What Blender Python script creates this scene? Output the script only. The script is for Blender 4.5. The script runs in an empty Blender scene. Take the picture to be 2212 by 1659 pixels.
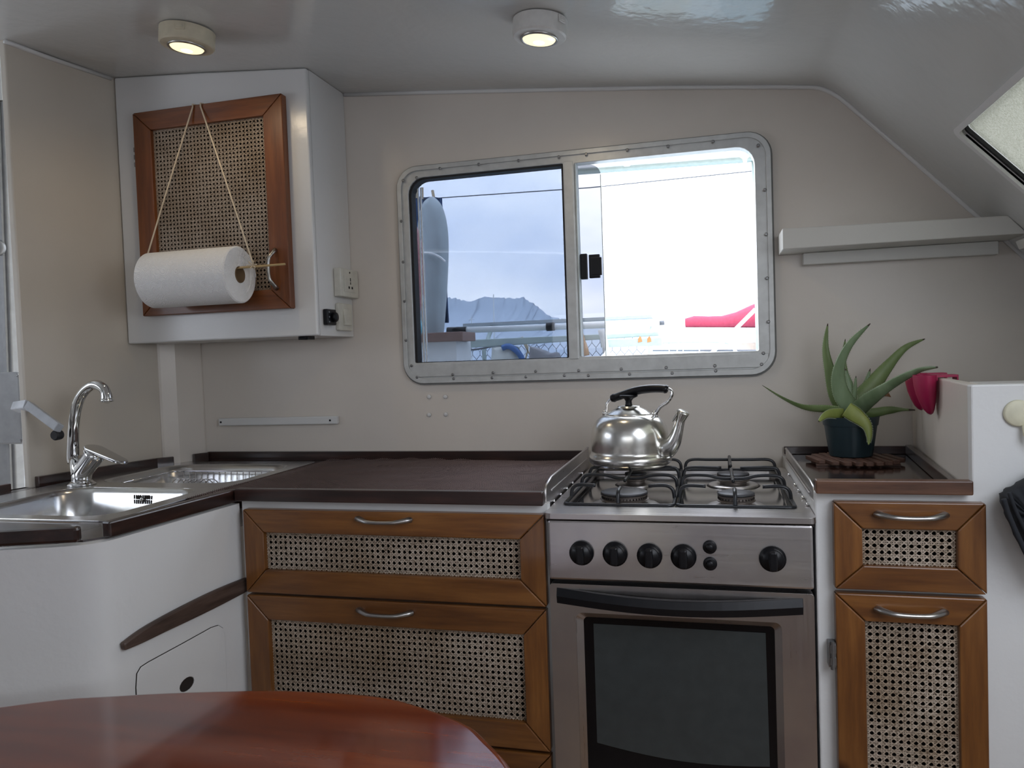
import bpy, bmesh, math, random
from mathutils import Vector, Matrix, Euler
random.seed(7)
PI = math.pi
scn = bpy.context.scene
COL = scn.collection

# ------------------------------------------------------------------ camera
F_PX = 1650.0; CX = 1106.0; CY = 829.5; CZ = 1.2
Ya = Vector((429.0, 74.5, F_PX)).normalized()          # world Y seen from the camera (right, up, forward)
Za = Vector((1, .035, 0)).cross(Ya).normalized()
if Za.y < 0: Za = -Za
Xa = Ya.cross(Za)
if Xa.x < 0: Xa = -Xa
M = Matrix((Xa, Ya, Za))                                # world = M @ (right, up, forward)
CAM = Vector((0, 0, CZ))
cd = bpy.data.cameras.new('camera'); cam = bpy.data.objects.new('camera', cd); COL.objects.link(cam)
cd.sensor_width = 36; cd.lens = F_PX / 2212 * 36; cd.sensor_fit = 'HORIZONTAL'; cd.clip_start = .02; cd.clip_end = 3000
r_, u_, f_ = M.col[0], M.col[1], M.col[2]
cam.matrix_world = Matrix(((r_.x, u_.x, -f_.x, CAM.x), (r_.y, u_.y, -f_.y, CAM.y), (r_.z, u_.z, -f_.z, CAM.z), (0, 0, 0, 1)))
scn.camera = cam
def ray(u, v): return M @ Vector(((u - CX) / F_PX, -(v - CY) / F_PX, 1))
def onY(u, v, y): d = ray(u, v); return CAM + d * (y / d.y)      # survey helpers: where a line of sight meets a real plane
def onX(u, v, x): d = ray(u, v); return CAM + d * (x / d.x)
def onZ(u, v, z): d = ray(u, v); return CAM + d * ((z - CZ) / d.z)

# ------------------------------------------------------------------ world / light / exposure
scn.view_settings.view_transform = 'Standard'; scn.view_settings.look = 'None'
scn.view_settings.gamma = 1; scn.view_settings.exposure = 0.40; scn.view_settings.use_curve_mapping = False
w = bpy.data.worlds.new('world'); scn.world = w; w.use_nodes = True
nt = w.node_tree; N = nt.nodes; L = nt.links
bg = N['Background']
tc = N.new('ShaderNodeTexCoord'); sep = N.new('ShaderNodeSeparateXYZ'); L.new(tc.outputs['Generated'], sep.inputs[0])
mr = N.new('ShaderNodeMapRange'); mr.inputs[1].default_value = 0; mr.inputs[2].default_value = 1
mr.inputs[3].default_value = 3.0; mr.inputs[4].default_value = 5.4; L.new(sep.outputs['Z'], mr.inputs[0])
nz = N.new('ShaderNodeTexNoise'); nz.inputs['Scale'].default_value = 3.2; nz.inputs['Detail'].default_value = 5
mp = N.new('ShaderNodeMapping'); mp.inputs['Scale'].default_value = (1, 1, 2.6); L.new(tc.outputs['Generated'], mp.inputs[0]); L.new(mp.outputs[0], nz.inputs[0])
cr = N.new('ShaderNodeValToRGB'); cr.color_ramp.elements[0].position = .35; cr.color_ramp.elements[1].position = .68
cr.color_ramp.elements[0].color = (.66, .74, .90, 1); cr.color_ramp.elements[1].color = (1.04, 1.05, 1.08, 1)
L.new(nz.outputs[0], cr.inputs[0]); L.new(cr.outputs[0], bg.inputs[0]); L.new(mr.outputs[0], bg.inputs[1])

def portal(loc, direction, sx, sy):      # tells the renderer where daylight enters; gives no light of its own
    ld = bpy.data.lights.new('daylight_portal', 'AREA'); ld.shape = 'RECTANGLE'; ld.size = sx; ld.size_y = sy; ld.cycles.is_portal = True
    o = bpy.data.objects.new('daylight_portal', ld); COL.objects.link(o); o.location = loc; o.rotation_euler = Vector(direction).to_track_quat('-Z', 'Y').to_euler()
portal((-.34, 2.06, 1.44), (0, -1, 0), .97, .56)
portal((-.265, -1.66, 1.37), (0, 1, 0), 1.79, .28)
portal((.70, .40, 1.49), (-.728, 0, -.689), 1.12, .72)
portal((-2.62, .4, 1.475), (1, 0, 0), 1.02, .47)

# ------------------------------------------------------------------ materials
def newmat(name):
    m = bpy.data.materials.new(name); m.use_nodes = True
    return m, m.node_tree.nodes, m.node_tree.links, m.node_tree.nodes['Principled BSDF']
def tex(n, l, scale, detail=3, stretch=(1, 1, 1), rough=.5, kind='Noise'):
    t = n.new('ShaderNodeTexCoord'); mpp = n.new('ShaderNodeMapping'); mpp.inputs['Scale'].default_value = stretch
    l.new(t.outputs['Object'], mpp.inputs[0])
    k = n.new('ShaderNodeTex' + kind); k.inputs['Scale'].default_value = scale
    if kind == 'Noise': k.inputs['Detail'].default_value = detail; k.inputs['Roughness'].default_value = rough
    l.new(mpp.outputs[0], k.inputs['Vector'])
    return k
def ramp(n, l, src, stops):
    c = n.new('ShaderNodeValToRGB'); e = c.color_ramp.elements
    e[0].position, e[0].color = stops[0][0], (*stops[0][1], 1); e[1].position, e[1].color = stops[-1][0], (*stops[-1][1], 1)
    for p, col in stops[1:-1]: x = e.new(p); x.color = (*col, 1)
    l.new(src, c.inputs[0]); return c
def addbump(n, l, b, src, strength, dist):
    bp = n.new('ShaderNodeBump'); bp.inputs['Strength'].default_value = strength; bp.inputs['Distance'].default_value = dist
    l.new(src, bp.inputs['Height']); l.new(bp.outputs[0], b.inputs['Normal']); return bp
def paint(name, c, rough=.3, bump=.25, dist=.002, scale=60, var=.06, spec=.5):
    m, n, l, b = newmat(name)
    v = tex(n, l, 3.5, 4); r = ramp(n, l, v.outputs[0], [(.3, tuple(x * (1 - var) for x in c)), (.7, tuple(min(1, x * (1 + var * .5)) for x in c))])
    l.new(r.outputs[0], b.inputs['Base Color']); b.inputs['Roughness'].default_value = rough; b.inputs['Specular IOR Level'].default_value = spec
    k = tex(n, l, scale, 2); addbump(n, l, b, k.outputs[0], bump, dist)
    return m
def plain(name, c, rough=.5, metal=0, **kw):
    m, n, l, b = newmat(name); b.inputs['Base Color'].default_value = (*c, 1); b.inputs['Roughness'].default_value = rough; b.inputs['Metallic'].default_value = metal
    v = tex(n, l, 40, 3); r = ramp(n, l, v.outputs[0], [(.3, tuple(x * .9 for x in c)), (.7, tuple(min(1, x * 1.06) for x in c))]); l.new(r.outputs[0], b.inputs['Base Color'])
    for k, val in kw.items(): b.inputs[k.replace('_', ' ')].default_value = val
    return m
def wood(name, c1, c2, c3, grain='x', rough=.3, scale=14, bump=.12, coat=.3, knots=False):
    m, n, l, b = newmat(name)
    st = {'x': (.09, 1, 1), 'y': (1, .09, 1), 'z': (1, 1, .09)}[grain]
    g = tex(n, l, scale * 4, 8, st, .62); g2 = tex(n, l, 5, 3, tuple(max(s, .35) for s in st))
    r = ramp(n, l, g.outputs[0], [(.3, c1), (.52, c2), (.72, c3)])
    r2 = ramp(n, l, g2.outputs[0], [(.3, (.72, .68, .66)), (.65, (1.08, 1.06, 1.04))])
    mx = n.new('ShaderNodeMix'); mx.data_type = 'RGBA'; mx.blend_type = 'MULTIPLY'; mx.inputs[0].default_value = 1
    l.new(r.outputs[0], mx.inputs[6]); l.new(r2.outputs[0], mx.inputs[7]); out = mx.outputs[2]
    if knots:
        vo = tex(n, l, 5.2, 0, (1, 1, 1), kind='Voronoi'); rk = ramp(n, l, vo.outputs['Distance'], [(.05, (.25, .15, .10)), (.11, (1, 1, 1))])
        m2 = n.new('ShaderNodeMix'); m2.data_type = 'RGBA'; m2.blend_type = 'MULTIPLY'; m2.inputs[0].default_value = 1
        l.new(out, m2.inputs[6]); l.new(rk.outputs[0], m2.inputs[7]); out = m2.outputs[2]
    l.new(out, b.inputs['Base Color']); b.inputs['Roughness'].default_value = rough; b.inputs['Coat Weight'].default_value = coat; b.inputs['Coat Roughness'].default_value = .12
    addbump(n, l, b, g.outputs[0], bump, .001)
    return m
def steel(name, c=(.55, .54, .53), rough=.28, st=(1, 1, 1), bump=.05, scale=120):
    m, n, l, b = newmat(name); b.inputs['Metallic'].default_value = 1
    v = tex(n, l, 7, 4); r = ramp(n, l, v.outputs[0], [(.3, (c[0] * .86, c[1] * .84, c[2] * .88)), (.5, c), (.7, (min(1, c[0] * 1.10), min(1, c[1] * 1.09), c[2] * 1.02))]); l.new(r.outputs[0], b.inputs['Base Color'])
    k = tex(n, l, scale, 3, st); rr = n.new('ShaderNodeMapRange'); rr.inputs[3].default_value = rough * .75; rr.inputs[4].default_value = rough * 1.3; l.new(k.outputs[0], rr.inputs[0]); l.new(rr.outputs[0], b.inputs['Roughness'])
    if bump: addbump(n, l, b, k.outputs[0], bump, .0006)
    return m
def glass(name, tint, gloss=.08, rough=.0):
    m = bpy.data.materials.new(name); m.use_nodes = True; n = m.node_tree.nodes; l = m.node_tree.links; n.clear()
    o = n.new('ShaderNodeOutputMaterial'); t = n.new('ShaderNodeBsdfTransparent'); t.inputs[0].default_value = (*tint, 1)
    g = n.new('ShaderNodeBsdfGlossy'); g.inputs['Roughness'].default_value = rough; lw = n.new('ShaderNodeLayerWeight'); lw.inputs[0].default_value = .5; pw = n.new('ShaderNodeMath'); pw.operation = 'POWER'; pw.inputs[1].default_value = 5; l.new(lw.outputs['Facing'], pw.inputs[0]); fr = n.new('ShaderNodeMath'); fr.operation = 'MULTIPLY_ADD'; fr.inputs[1].default_value = .5; fr.inputs[2].default_value = .025; l.new(pw.outputs[0], fr.inputs[0])
    mx = n.new('ShaderNodeMixShader'); l.new(fr.outputs[0], mx.inputs[0]); l.new(t.outputs[0], mx.inputs[1]); l.new(g.outputs[0], mx.inputs[2]); l.new(mx.outputs[0], o.inputs[0])
    return m
def emit(name, c, s, edge=None):
    m, n, l, b = newmat(name); b.inputs['Base Color'].default_value = (.8, .75, .6, 1); b.inputs['Emission Color'].default_value = (*c, 1); b.inputs['Emission Strength'].default_value = s; b.inputs['Roughness'].default_value = .2
    return m

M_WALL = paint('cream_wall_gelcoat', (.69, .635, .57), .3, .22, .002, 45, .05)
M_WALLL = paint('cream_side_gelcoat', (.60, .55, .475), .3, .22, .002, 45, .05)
M_CEIL = paint('ceiling_gelcoat', (.58, .585, .565), .11, .36, .0022, 38, .03, .6)
M_WHITE = paint('white_cabinet_paint', (.70, .70, .69), .22, .2, .0016, 50, .03)
M_WHITEB = paint('white_brushed_paint', (.71, .71, .695), .34, .25, .002, 70, .04)
M_SHELF = paint('white_shelf_paint', (.66, .65, .61), .4, .25, .002, 50, .04)
M_FLOOR = wood('floor_wood', (.16, .09, .05), (.25, .15, .08), (.32, .2, .11), 'y', .4)
FR = ((.10, .034, .007), (.175, .067, .014), (.24, .100, .023))
M_FX = wood('frame_wood_x', *FR, 'x', .36, 14, .12, .3, True)
M_FZ = wood('frame_wood_z', *FR, 'z', .36, 14, .12, .3, True)
FU = ((.12, .034, .008), (.200, .062, .015), (.26, .088, .023))
M_UX = wood('upper_frame_wood_x', *FU, 'x', .38, 14, .12, .2, True)
M_UZ = wood('upper_frame_wood_z', *FU, 'z', .38, 14, .12, .2, True)
DK = ((.010, .0055, .0045), (.027, .012, .0095), (.062, .027, .020))
M_DX = wood('dark_counter_wood_x', *DK, 'x', .3, 16, .2, .35)
M_DY = wood('dark_counter_wood_y', *DK, 'y', .3, 16, .2, .35)
M_DZ = wood('worn_strip_wood', (.03, .018, .014), (.07, .045, .035), (.11, .075, .06), 'y', .5, 16, .2, .05)
M_FASR = wood('worn_fascia_wood', (.05, .02, .01), (.12, .055, .03), (.2, .11, .065), 'x', .42, 14, .25, .15)
M_TAB = wood('mahogany_varnish', (.075, .011, .003), (.165, .030, .0055), (.25, .055, .010), 'x', .10, 5, .03, .6)
M_TRIV = wood('trivet_wood', (.06, .03, .02), (.12, .06, .04), (.16, .09, .06), 'y', .55, 14, .2, 0)
M_SHADEIN = plain('shade_dark_inside', (.018, .012, .009), .8)  # near-black base colour stands in for shade inside cabinets, slots and gaps
M_CANE = None
def cane_mat():
    m, n, l, b = newmat('woven_cane')
    v = tex(n, l, 260, 3); r = ramp(n, l, v.outputs[0], [(.28, (.13, .09, .06)), (.45, (.36, .29, .22)), (.7, (.60, .51, .42))])
    v2 = tex(n, l, 9, 3); r2 = ramp(n, l, v2.outputs[0], [(.35, (.72, .66, .58)), (.6, (1, 1, 1))])
    mx = n.new('ShaderNodeMix'); mx.data_type = 'RGBA'; mx.blend_type = 'MULTIPLY'; mx.inputs[0].default_value = 1
    l.new(r.outputs[0], mx.inputs[6]); l.new(r2.outputs[0], mx.inputs[7]); l.new(mx.outputs[2], b.inputs['Base Color']); b.inputs['Roughness'].default_value = .45
    return m
M_CANE = cane_mat()
M_STX = steel('brushed_steel_x', (.50, .475, .465), .30, (.04, 1, 1), .06, 200)
M_STZ = steel('brushed_steel_door', (.44, .415, .405), .30, (1, 1, .04), .06, 200)
M_SINK = steel('sink_steel', (.62, .62, .61), .22, (1, 1, 1), .03, 60)
M_KET = steel('kettle_steel', (.70, .69, .66), .22, (1, 1, .06), .02, 90)
M_POL = steel('polished_chrome', (.72, .72, .73), .05, (1, 1, 1), 0, 30)
M_PEW = steel('pewter_handle', (.42, .41, .39), .32, (1, 1, 1), .15, 150)
M_ALU = plain('aluminium_frame', (.55, .56, .55), .38, .35)
M_ALUD = plain('grey_door_metal', (.35, .36, .37), .45, .2)
M_GREYH = plain('light_grey_handle', (.45, .47, .5), .5)
M_CREAM = plain('cream_post_paint', (.52, .50, .38), .5)
M_BLK = plain('black_plastic', (.006, .006, .0075), .36, Specular_IOR_Level=.28)
M_RUB = plain('black_rubber_seal', (.01, .01, .012), .6)
M_IRON = plain('black_enamel_grate', (.013, .014, .017), .33)
M_CAP = plain('burner_cap', (.05, .05, .055), .45, .3)
M_RING = plain('burner_ring', (.22, .19, .17), .5, .8)
M_BGLASS = plain('oven_glass_border', (.003, .003, .004), .10, Specular_IOR_Level=.25)
M_OVENIN = plain('oven_window_glass', (.036, .044, .045), .12, Specular_IOR_Level=.5)
M_SCREW = plain('screw_steel', (.25, .25, .25), .35, .9)
def paper():
    m, n, l, b = newmat('kitchen_paper'); b.inputs['Base Color'].default_value = (.86, .85, .83, 1); b.inputs['Roughness'].default_value = .9
    vo = tex(n, l, 55, 0, kind='Voronoi'); mt_ = n.new('ShaderNodeMath'); mt_.operation = 'MULTIPLY'; mt_.inputs[1].default_value = 34; l.new(vo.outputs['Distance'], mt_.inputs[0])
    sn = n.new('ShaderNodeMath'); sn.operation = 'SINE'; l.new(mt_.outputs[0], sn.inputs[0]); addbump(n, l, b, sn.outputs[0], .35, .0012); return m
M_PAPER = paper()
M_CARD = plain('brown_card', (.16, .1, .05), .9)
M_STR = plain('cotton_string', (.66, .56, .42), .9)
M_DOW = plain('bamboo_dowel', (.5, .36, .17), .6)
M_PLAST = plain('off_white_plastic', (.62, .61, .54), .35)
M_LAMP = plain('lamp_housing_cream', (.62, .56, .42), .4)
M_LAMPW = plain('lamp_housing_white', (.66, .65, .62), .4)
M_CHR = plain('hook_cream', (.66, .63, .47), .5)
M_LENS = emit('lit_lamp_lens', (1, .86, .54), .85)
M_BULB = emit('lit_lamp_centre', (1, .88, .6), 2.2)
M_POT = plain('dark_green_plastic_pot', (.013, .03, .038), .38)
M_SOIL = plain('potting_soil', (.03, .02, .015), .95)
M_PINK = plain('magenta_silicone', (.38, .012, .075), .42)
M_MAT = plain('brown_ribbed_rubber', (.19, .135, .128), .5)
M_MITT = plain('black_quilted_cloth', (.012, .014, .018), .9)
def leafmat(name, a, b_, c):
    m, n, l, b = newmat(name); v = tex(n, l, 30, 4, (1, 1, .4)); r = ramp(n, l, v.outputs[0], [(.3, a), (.55, b_), (.75, c)]); l.new(r.outputs[0], b.inputs['Base Color']); b.inputs['Roughness'].default_value = .45
    return m
M_LEAF = leafmat('aloe_leaf', (.115, .175, .055), (.165, .235, .085), (.21, .28, .12))
M_LEAFB = leafmat('aloe_leaf_blue', (.14, .215, .105), (.20, .285, .155), (.25, .34, .20))
M_LEAFY = leafmat('aloe_leaf_yellow', (.20, .26, .06), (.28, .33, .08), (.34, .36, .12))
M_TIP = plain('dry_leaf_tip', (.07, .055, .04), .8)
M_SPINE = plain('aloe_teeth', (.42, .48, .32), .6)
M_G_FIX = glass('tinted_fixed_glass', (.83, .88, .935))
M_G_SLD = glass('clear_sliding_glass', (.50, .505, .525))

# ------------------------------------------------------------------ mesh helpers
def fin(bm, name, mat, parent=None, smooth=False, bevel=0, kind=None, label=None, seg=2, recalc=True):
    if recalc: bmesh.ops.recalc_face_normals(bm, faces=bm.faces)
    me = bpy.data.meshes.new(name); bm.to_mesh(me); bm.free()
    for m in (mat if isinstance(mat, (list, tuple)) else [mat]): me.materials.append(m)
    if smooth:
        for p in me.polygons: p.use_smooth = True
    o = bpy.data.objects.new(name, me); COL.objects.link(o)
    if parent: o.parent = parent; o.matrix_parent_inverse = Matrix.Translation(parent.location).inverted() if parent.parent is None else Matrix.Identity(4)
    if bevel:
        md = o.modifiers.new('bevel', 'BEVEL'); md.width = bevel; md.segments = seg; md.limit_method = 'ANGLE'; md.angle_limit = math.radians(35)
    if kind: o['kind'] = kind
    if label: o['label'] = label
    return o
def thing(name, loc, label, cat, group=None):
    o = bpy.data.objects.new(name, None); COL.objects.link(o); o.location = loc; o.empty_display_size = .05
    o['label'] = label; o['category'] = cat
    if group: o['group'] = group
    return o
def tag(o, label, cat, group=None):
    o['label'] = label; o['category'] = cat
    if group: o['group'] = group
    return o
def struct(o): o['kind'] = 'structure'; return o
def B(): return bmesh.new()
def box(bm, x0, x1, y0, y1, z0, z1, mi=0, rot=None, piv=None):
    vs = [bm.verts.new((x, y, z)) for x in (x0, x1) for y in (y0, y1) for z in (z0, z1)]
    if rot is not None: bmesh.ops.rotate(bm, cent=piv or Vector(((x0 + x1) / 2, (y0 + y1) / 2, (z0 + z1) / 2)), matrix=rot, verts=vs)
    fs = [(0, 1, 3, 2), (4, 6, 7, 5), (0, 4, 5, 1), (2, 3, 7, 6), (0, 2, 6, 4), (1, 5, 7, 3)]
    for f in fs: bm.faces.new([vs[i] for i in f]).material_index = mi
    return bm
def prism(bm, pts, fn, d0, d1, mi=0):
    """polygon pts (a,b) pushed from depth d0 to d1; fn(a,b,d) -> xyz"""
    a = [bm.verts.new(fn(p[0], p[1], d0)) for p in pts]; b = [bm.verts.new(fn(p[0], p[1], d1)) for p in pts]
    bm.faces.new(a).material_index = mi; bm.faces.new(b[::-1]).material_index = mi
    for i in range(len(pts)):
        j = (i + 1) % len(pts); bm.faces.new([a[i], b[i], b[j], a[j]]).material_index = mi
    return bm
def plate(bm, outer, holes, fn, d0, d1, mi=0):
    """polygon with holes, solid between depths d0 and d1"""
    for d in (d0, d1):
        es = []
        for loop in [outer] + holes:
            vs = [bm.verts.new(fn(p[0], p[1], d)) for p in loop]
            for i in range(len(vs)): es.append(bm.edges.new((vs[i], vs[(i + 1) % len(vs)])))
        bmesh.ops.triangle_fill(bm, use_beauty=True, use_dissolve=False, edges=es)
    for loop in [outer] + holes:
        a = [bm.verts.new(fn(p[0], p[1], d0)) for p in loop]; b = [bm.verts.new(fn(p[0], p[1], d1)) for p in loop]
        for i in range(len(loop)):
            j = (i + 1) % len(loop); bm.faces.new([a[i], b[i], b[j], a[j]])
    bmesh.ops.remove_doubles(bm, verts=bm.verts, dist=1e-6)
    for f in bm.faces: f.material_index = mi
    return bm
XZ = lambda a, b, d: (a, d, b)
XY = lambda a, b, d: (a, b, d)
YZ = lambda a, b, d: (d, a, b)
def rrect(x0, x1, y0, y1, r, n=6):
    """r: radius or (bl, br, tr, tl)"""
    rs = r if isinstance(r, (list, tuple)) else (r,) * 4
    pts = []
    for (cx, cy, sx, sy, a0, rr) in ((x0, y0, 1, 1, PI, rs[0]), (x1, y0, -1, 1, 1.5 * PI, rs[1]), (x1, y1, -1, -1, 0, rs[2]), (x0, y1, 1, -1, .5 * PI, rs[3])):
        if rr <= 0: pts.append((cx, cy)); continue
        for i in range(n + 1):
            a = a0 + i / n * PI / 2; pts.append((cx + sx * rr + rr * math.cos(a), cy + sy * rr + rr * math.sin(a)))
    return pts
def tube(bm, path, rad, seg=10, cap=True, mi=0, flat=None, up=None):
    """swept tube; rad number or list; flat=(w,h) multipliers"""
    P = [Vector(p) for p in path]; n = len(P); R = rad if isinstance(rad, (list, tuple)) else [rad] * n
    rings = []; prev = None
    for i in range(n):
        t = (P[min(i + 1, n - 1)] - P[max(i - 1, 0)]).normalized()
        if prev is None:
            a = Vector(up) if up else (Vector((0, 0, 1)) if abs(t.z) < .9 else Vector((1, 0, 0)))
            nrm = (a - t * a.dot(t)).normalized()
        else: nrm = (prev - t * prev.dot(t)).normalized()
        prev = nrm; bi = t.cross(nrm)
        fw, fh = flat or (1, 1)
        rings.append([bm.verts.new(P[i] + nrm * (R[i] * fh * math.cos(2 * PI * k / seg)) + bi * (R[i] * fw * math.sin(2 * PI * k / seg))) for k in range(seg)])
    for i in range(n - 1):
        for k in range(seg):
            j = (k + 1) % seg; bm.faces.new([rings[i][k], rings[i][j], rings[i + 1][j], rings[i + 1][k]]).material_index = mi
    if cap: bm.faces.new(rings[0][::-1]).material_index = mi; bm.faces.new(rings[-1]).material_index = mi
    return bm
def lathe(bm, prof, c, seg=32, axis='z', mi=0, cap0=True, cap1=True, rot=None):
    """prof: (radius, height) list around axis through c"""
    c = Vector(c); rings = []; allv = []
    for r, h in prof:
        ring = []
        for k in range(seg):
            a = 2 * PI * k / seg; p = Vector((r * math.cos(a), r * math.sin(a), h))
            if axis == 'y': p = Vector((p.x, -p.z, p.y))      # grows towards the viewer (-y)
            if axis == 'x': p = Vector((p.z, p.x, p.y))
            if rot is not None: p = rot @ p
            ring.append(bm.verts.new(c + p))
        rings.append(ring)
    for i in range(len(rings) - 1):
        for k in range(seg):
            j = (k + 1) % seg; bm.faces.new([rings[i][k], rings[i][j], rings[i + 1][j], rings[i + 1][k]]).material_index = mi
    if cap0: bm.faces.new(rings[0][::-1]).material_index = mi
    if cap1: bm.faces.new(rings[-1]).material_index = mi
    return bm
def spline(pts, n=8):
    P = [Vector(p) for p in pts]; out = []
    for i in range(len(P) - 1):
        p0 = P[max(i - 1, 0)]; p1 = P[i]; p2 = P[i + 1]; p3 = P[min(i + 2, len(P) - 1)]
        for k in range(n):
            t = k / n; out.append(.5 * ((2 * p1) + (p2 - p0) * t + (2 * p0 - 5 * p1 + 4 * p2 - p3) * t * t + (3 * p1 - p0 - 3 * p2 + p3) * t ** 3))
    out.append(P[-1]); return out

# ------------------------------------------------------------------ the room shell
CEILP = [(-2.6, 2.065), (-2.0, 2.035), (-1.6, 2.006), (-1.3, 1.984), (-.98, 1.956), (-.6, 1.92), (-.08, 1.867), (.12, 1.8441)] + [((1 - t) ** 2 * .25 + 2 * t * (1 - t) * .289 + t * t * .33, (1 - t) ** 2 * 1.8279 + 2 * t * (1 - t) * 1.823 + t * t * 1.7797) for t in [k / 8 for k in range(9)]]
def ceilz(x):
    for (a, za), (b, zb) in zip(CEILP, CEILP[1:]):
        if a <= x <= b: return za + (zb - za) * (x - a) / (b - a)
    return 1.822 - 1.057 * (x - .29)
SX1 = .955; SZ1 = 1.822 - 1.057 * (.955 - .29)
YF = -1.6
# back wall with the window hole
outer = [(-1.53, 0), (SX1, 0), (SX1, SZ1)] + [(x, z) for x, z in reversed(CEILP) if x > -1.5] + [(-1.53, ceilz(-1.53))]
bm = plate(B(), outer, [rrect(-.812, .138, 1.15, 1.715, .05)], XZ, 2.0, 2.05); struct(fin(bm, 'wall_back', M_WALL))
# left wall panel
LA = Vector((-1.634, 1.513)); LB = Vector((-1.52, 2.03)); ld = (LB - LA).normalized(); ln = Vector((-ld.y, ld.x))
def LW(s, z, d): p = LA + ld * s + ln * d; return (p.x, p.y, z)      # d grows away from the room (-x)
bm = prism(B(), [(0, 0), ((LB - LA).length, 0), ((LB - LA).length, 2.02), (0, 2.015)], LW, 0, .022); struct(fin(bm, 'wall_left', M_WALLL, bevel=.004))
# ceiling
bm = B(); n = len(CEILP)
for (a_, za_), (b_, zb_) in zip(CEILP, CEILP[1:]): pass
prism(bm, CEILP + [(.354, 1.8037), (.30, 1.86), (-2.6, 2.11)], XZ, 2.05, YF)
co_ = fin(bm, 'ceiling', M_CEIL, smooth=True); co_.modifiers.new('e', 'EDGE_SPLIT').split_angle = math.radians(30); struct(co_)
# sloping side: the hatch, plus an unseen opening added to light the left face
SL = math.hypot(SX1 - .29, SZ1 - 1.822); sdx, sdz = (SX1 - .29) / SL, (SZ1 - 1.822) / SL
def SP(s, y, d): return (.29 + sdx * s - sdz * d, y, 1.822 + sdz * s + sdx * d)   # d grows outwards
h0, h1 = .288, .74
bm = plate(B(), [(.0582, YF), (SL, YF), (SL, 2.05), (.0582, 2.05)], [rrect(h0, h1, 1.0, 1.703, .012), rrect(.16, .86, -.15, .95, .012)], SP, 0, .035)
struct(fin(bm, 'wall_right_slope', M_CEIL))
bm = box(B(), SX1, SX1 + .03, YF, 2.05, 0, SZ1 + .01); struct(fin(bm, 'wall_right', M_WHITE))
bm = box(B(), -2.6, 1.0, YF, 2.05, -.03, 0); struct(fin(bm, 'floor', M_FLOOR))
# wall behind the camera with the saloon window opening
bm = plate(B(), [(-2.6, 0), (SX1, 0), (SX1, SZ1), (.29, 1.822), (-1.6, 2.0), (-2.6, 2.06)], [rrect(-1.45, .75, 1.12, 1.3 + .02, .03)if 0 else rrect(-1.15, .62, 1.24, 1.50, .03)], XZ, YF, YF - .04)
struct(fin(bm, 'wall_front', M_WHITE))
# far left side: unseen wall added to cut daylight, small opening left in it
bm = plate(B(), [(YF, 0), (1.64, 0), (1.64, 2.06), (YF, 2.06)], [rrect(-.1, .9, 1.25, 1.70, .03)], YZ, -2.55, -2.6); struct(fin(bm, 'wall_far_left', M_WHITE))
# paint beads along the joints
bm = B()
tube(bm, [(x, 1.997, ceilz(x) - .003) for x in (-.98, -.7, -.4, -.08, .1, .2, .25, .26, .27, .28, .29, .30, .31, .32, .33)] + [(x, 1.997, ceilz(x) - .002) for x in (.45, .6, .8)], .006, 8)
struct(fin(bm, 'trim_1', M_WHITE, smooth=True))
bm = B(); tube(bm, [LW(s, ceilz(LA.x) - .004 if s < .02 else 2.0, -.001) for s in (0, .1, .28)], .006, 8); struct(fin(bm, 'trim_2', M_WHITE, smooth=True))
# corner column
bm = B(); e1 = onZ(377, 1003, .915)
prism(bm, [(-1.57, 1.895), (-1.548, 1.88), (-1.515, 1.915), (-1.484, 2.0), (-1.53, 2.02)], XY, .915, 1.30); struct(fin(bm, 'trim_3', M_WALL, bevel=.008))

# hatch pane with its gasket and cover cloth
hatch = thing('side_hatch', SP(.5, 1.35, 0), 'hatch in the sloping side at right, sun-faded cloth over its pane', 'hatch')
bm = plate(B(), rrect(h0, h1, 1.0, 1.703, .012), [rrect(h0 + .001, h1 - .003, 1.005, 1.694, .008)], SP, .006, .012); fin(bm, 'gasket', M_RUB, hatch, label='black crumbling rubber gasket')
bm = plate(B(), rrect(h0 - .012, h1 + .014, .98, 1.718, .02), [rrect(h0, h1, 1.0, 1.703, .012)], SP, -.006, .004); fin(bm, 'hatch_rim', M_WHITE, hatch)
m, n_, l_, b_ = newmat('sunlit_cover_cloth')
v = tex(n_, l_, 320, 3); rr = ramp(n_, l_, v.outputs[0], [(.3, (.26, .26, .21)), (.7, (.44, .44, .38))]); l_.new(rr.outputs[0], b_.inputs['Base Color'])
b_.inputs['Roughness'].default_value = .9
tr = n_.new('ShaderNodeBsdfTranslucent'); l_.new(rr.outputs[0], tr.inputs[0]); mx = n_.new('ShaderNodeMixShader'); mx.inputs[0].default_value = .5
l_.new(b_.outputs[0], mx.inputs[1]); l_.new(tr.outputs[0], mx.inputs[2]); l_.new(mx.outputs[0], n_['Material Output'].inputs[0])
M_CLOTHH = m
bm = B(); bm.faces.new([bm.verts.new(SP(a, b, .0165)) for a, b in rrect(h0 + .001, h1 - .001, 1.001, 1.702, .011)]); fin(bm, 'cover_cloth', M_CLOTHH, hatch)
bm = B(); tube(bm, [SP(h0 + .002, 1.335, .0155), SP(h1 - .002, 1.325, .0155)], .0018, 6); fin(bm, 'cover_seam', plain('seam_thread', (.2, .18, .14), .9), hatch)
bm = prism(B(), rrect(h0 + .002, h1 - .002, 1.004, 1.70, .012), SP, .0125, .0145); fin(bm, 'hatch_pane', glass('clear_hatch_acrylic', (.80, .80, .78)), hatch)

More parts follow.
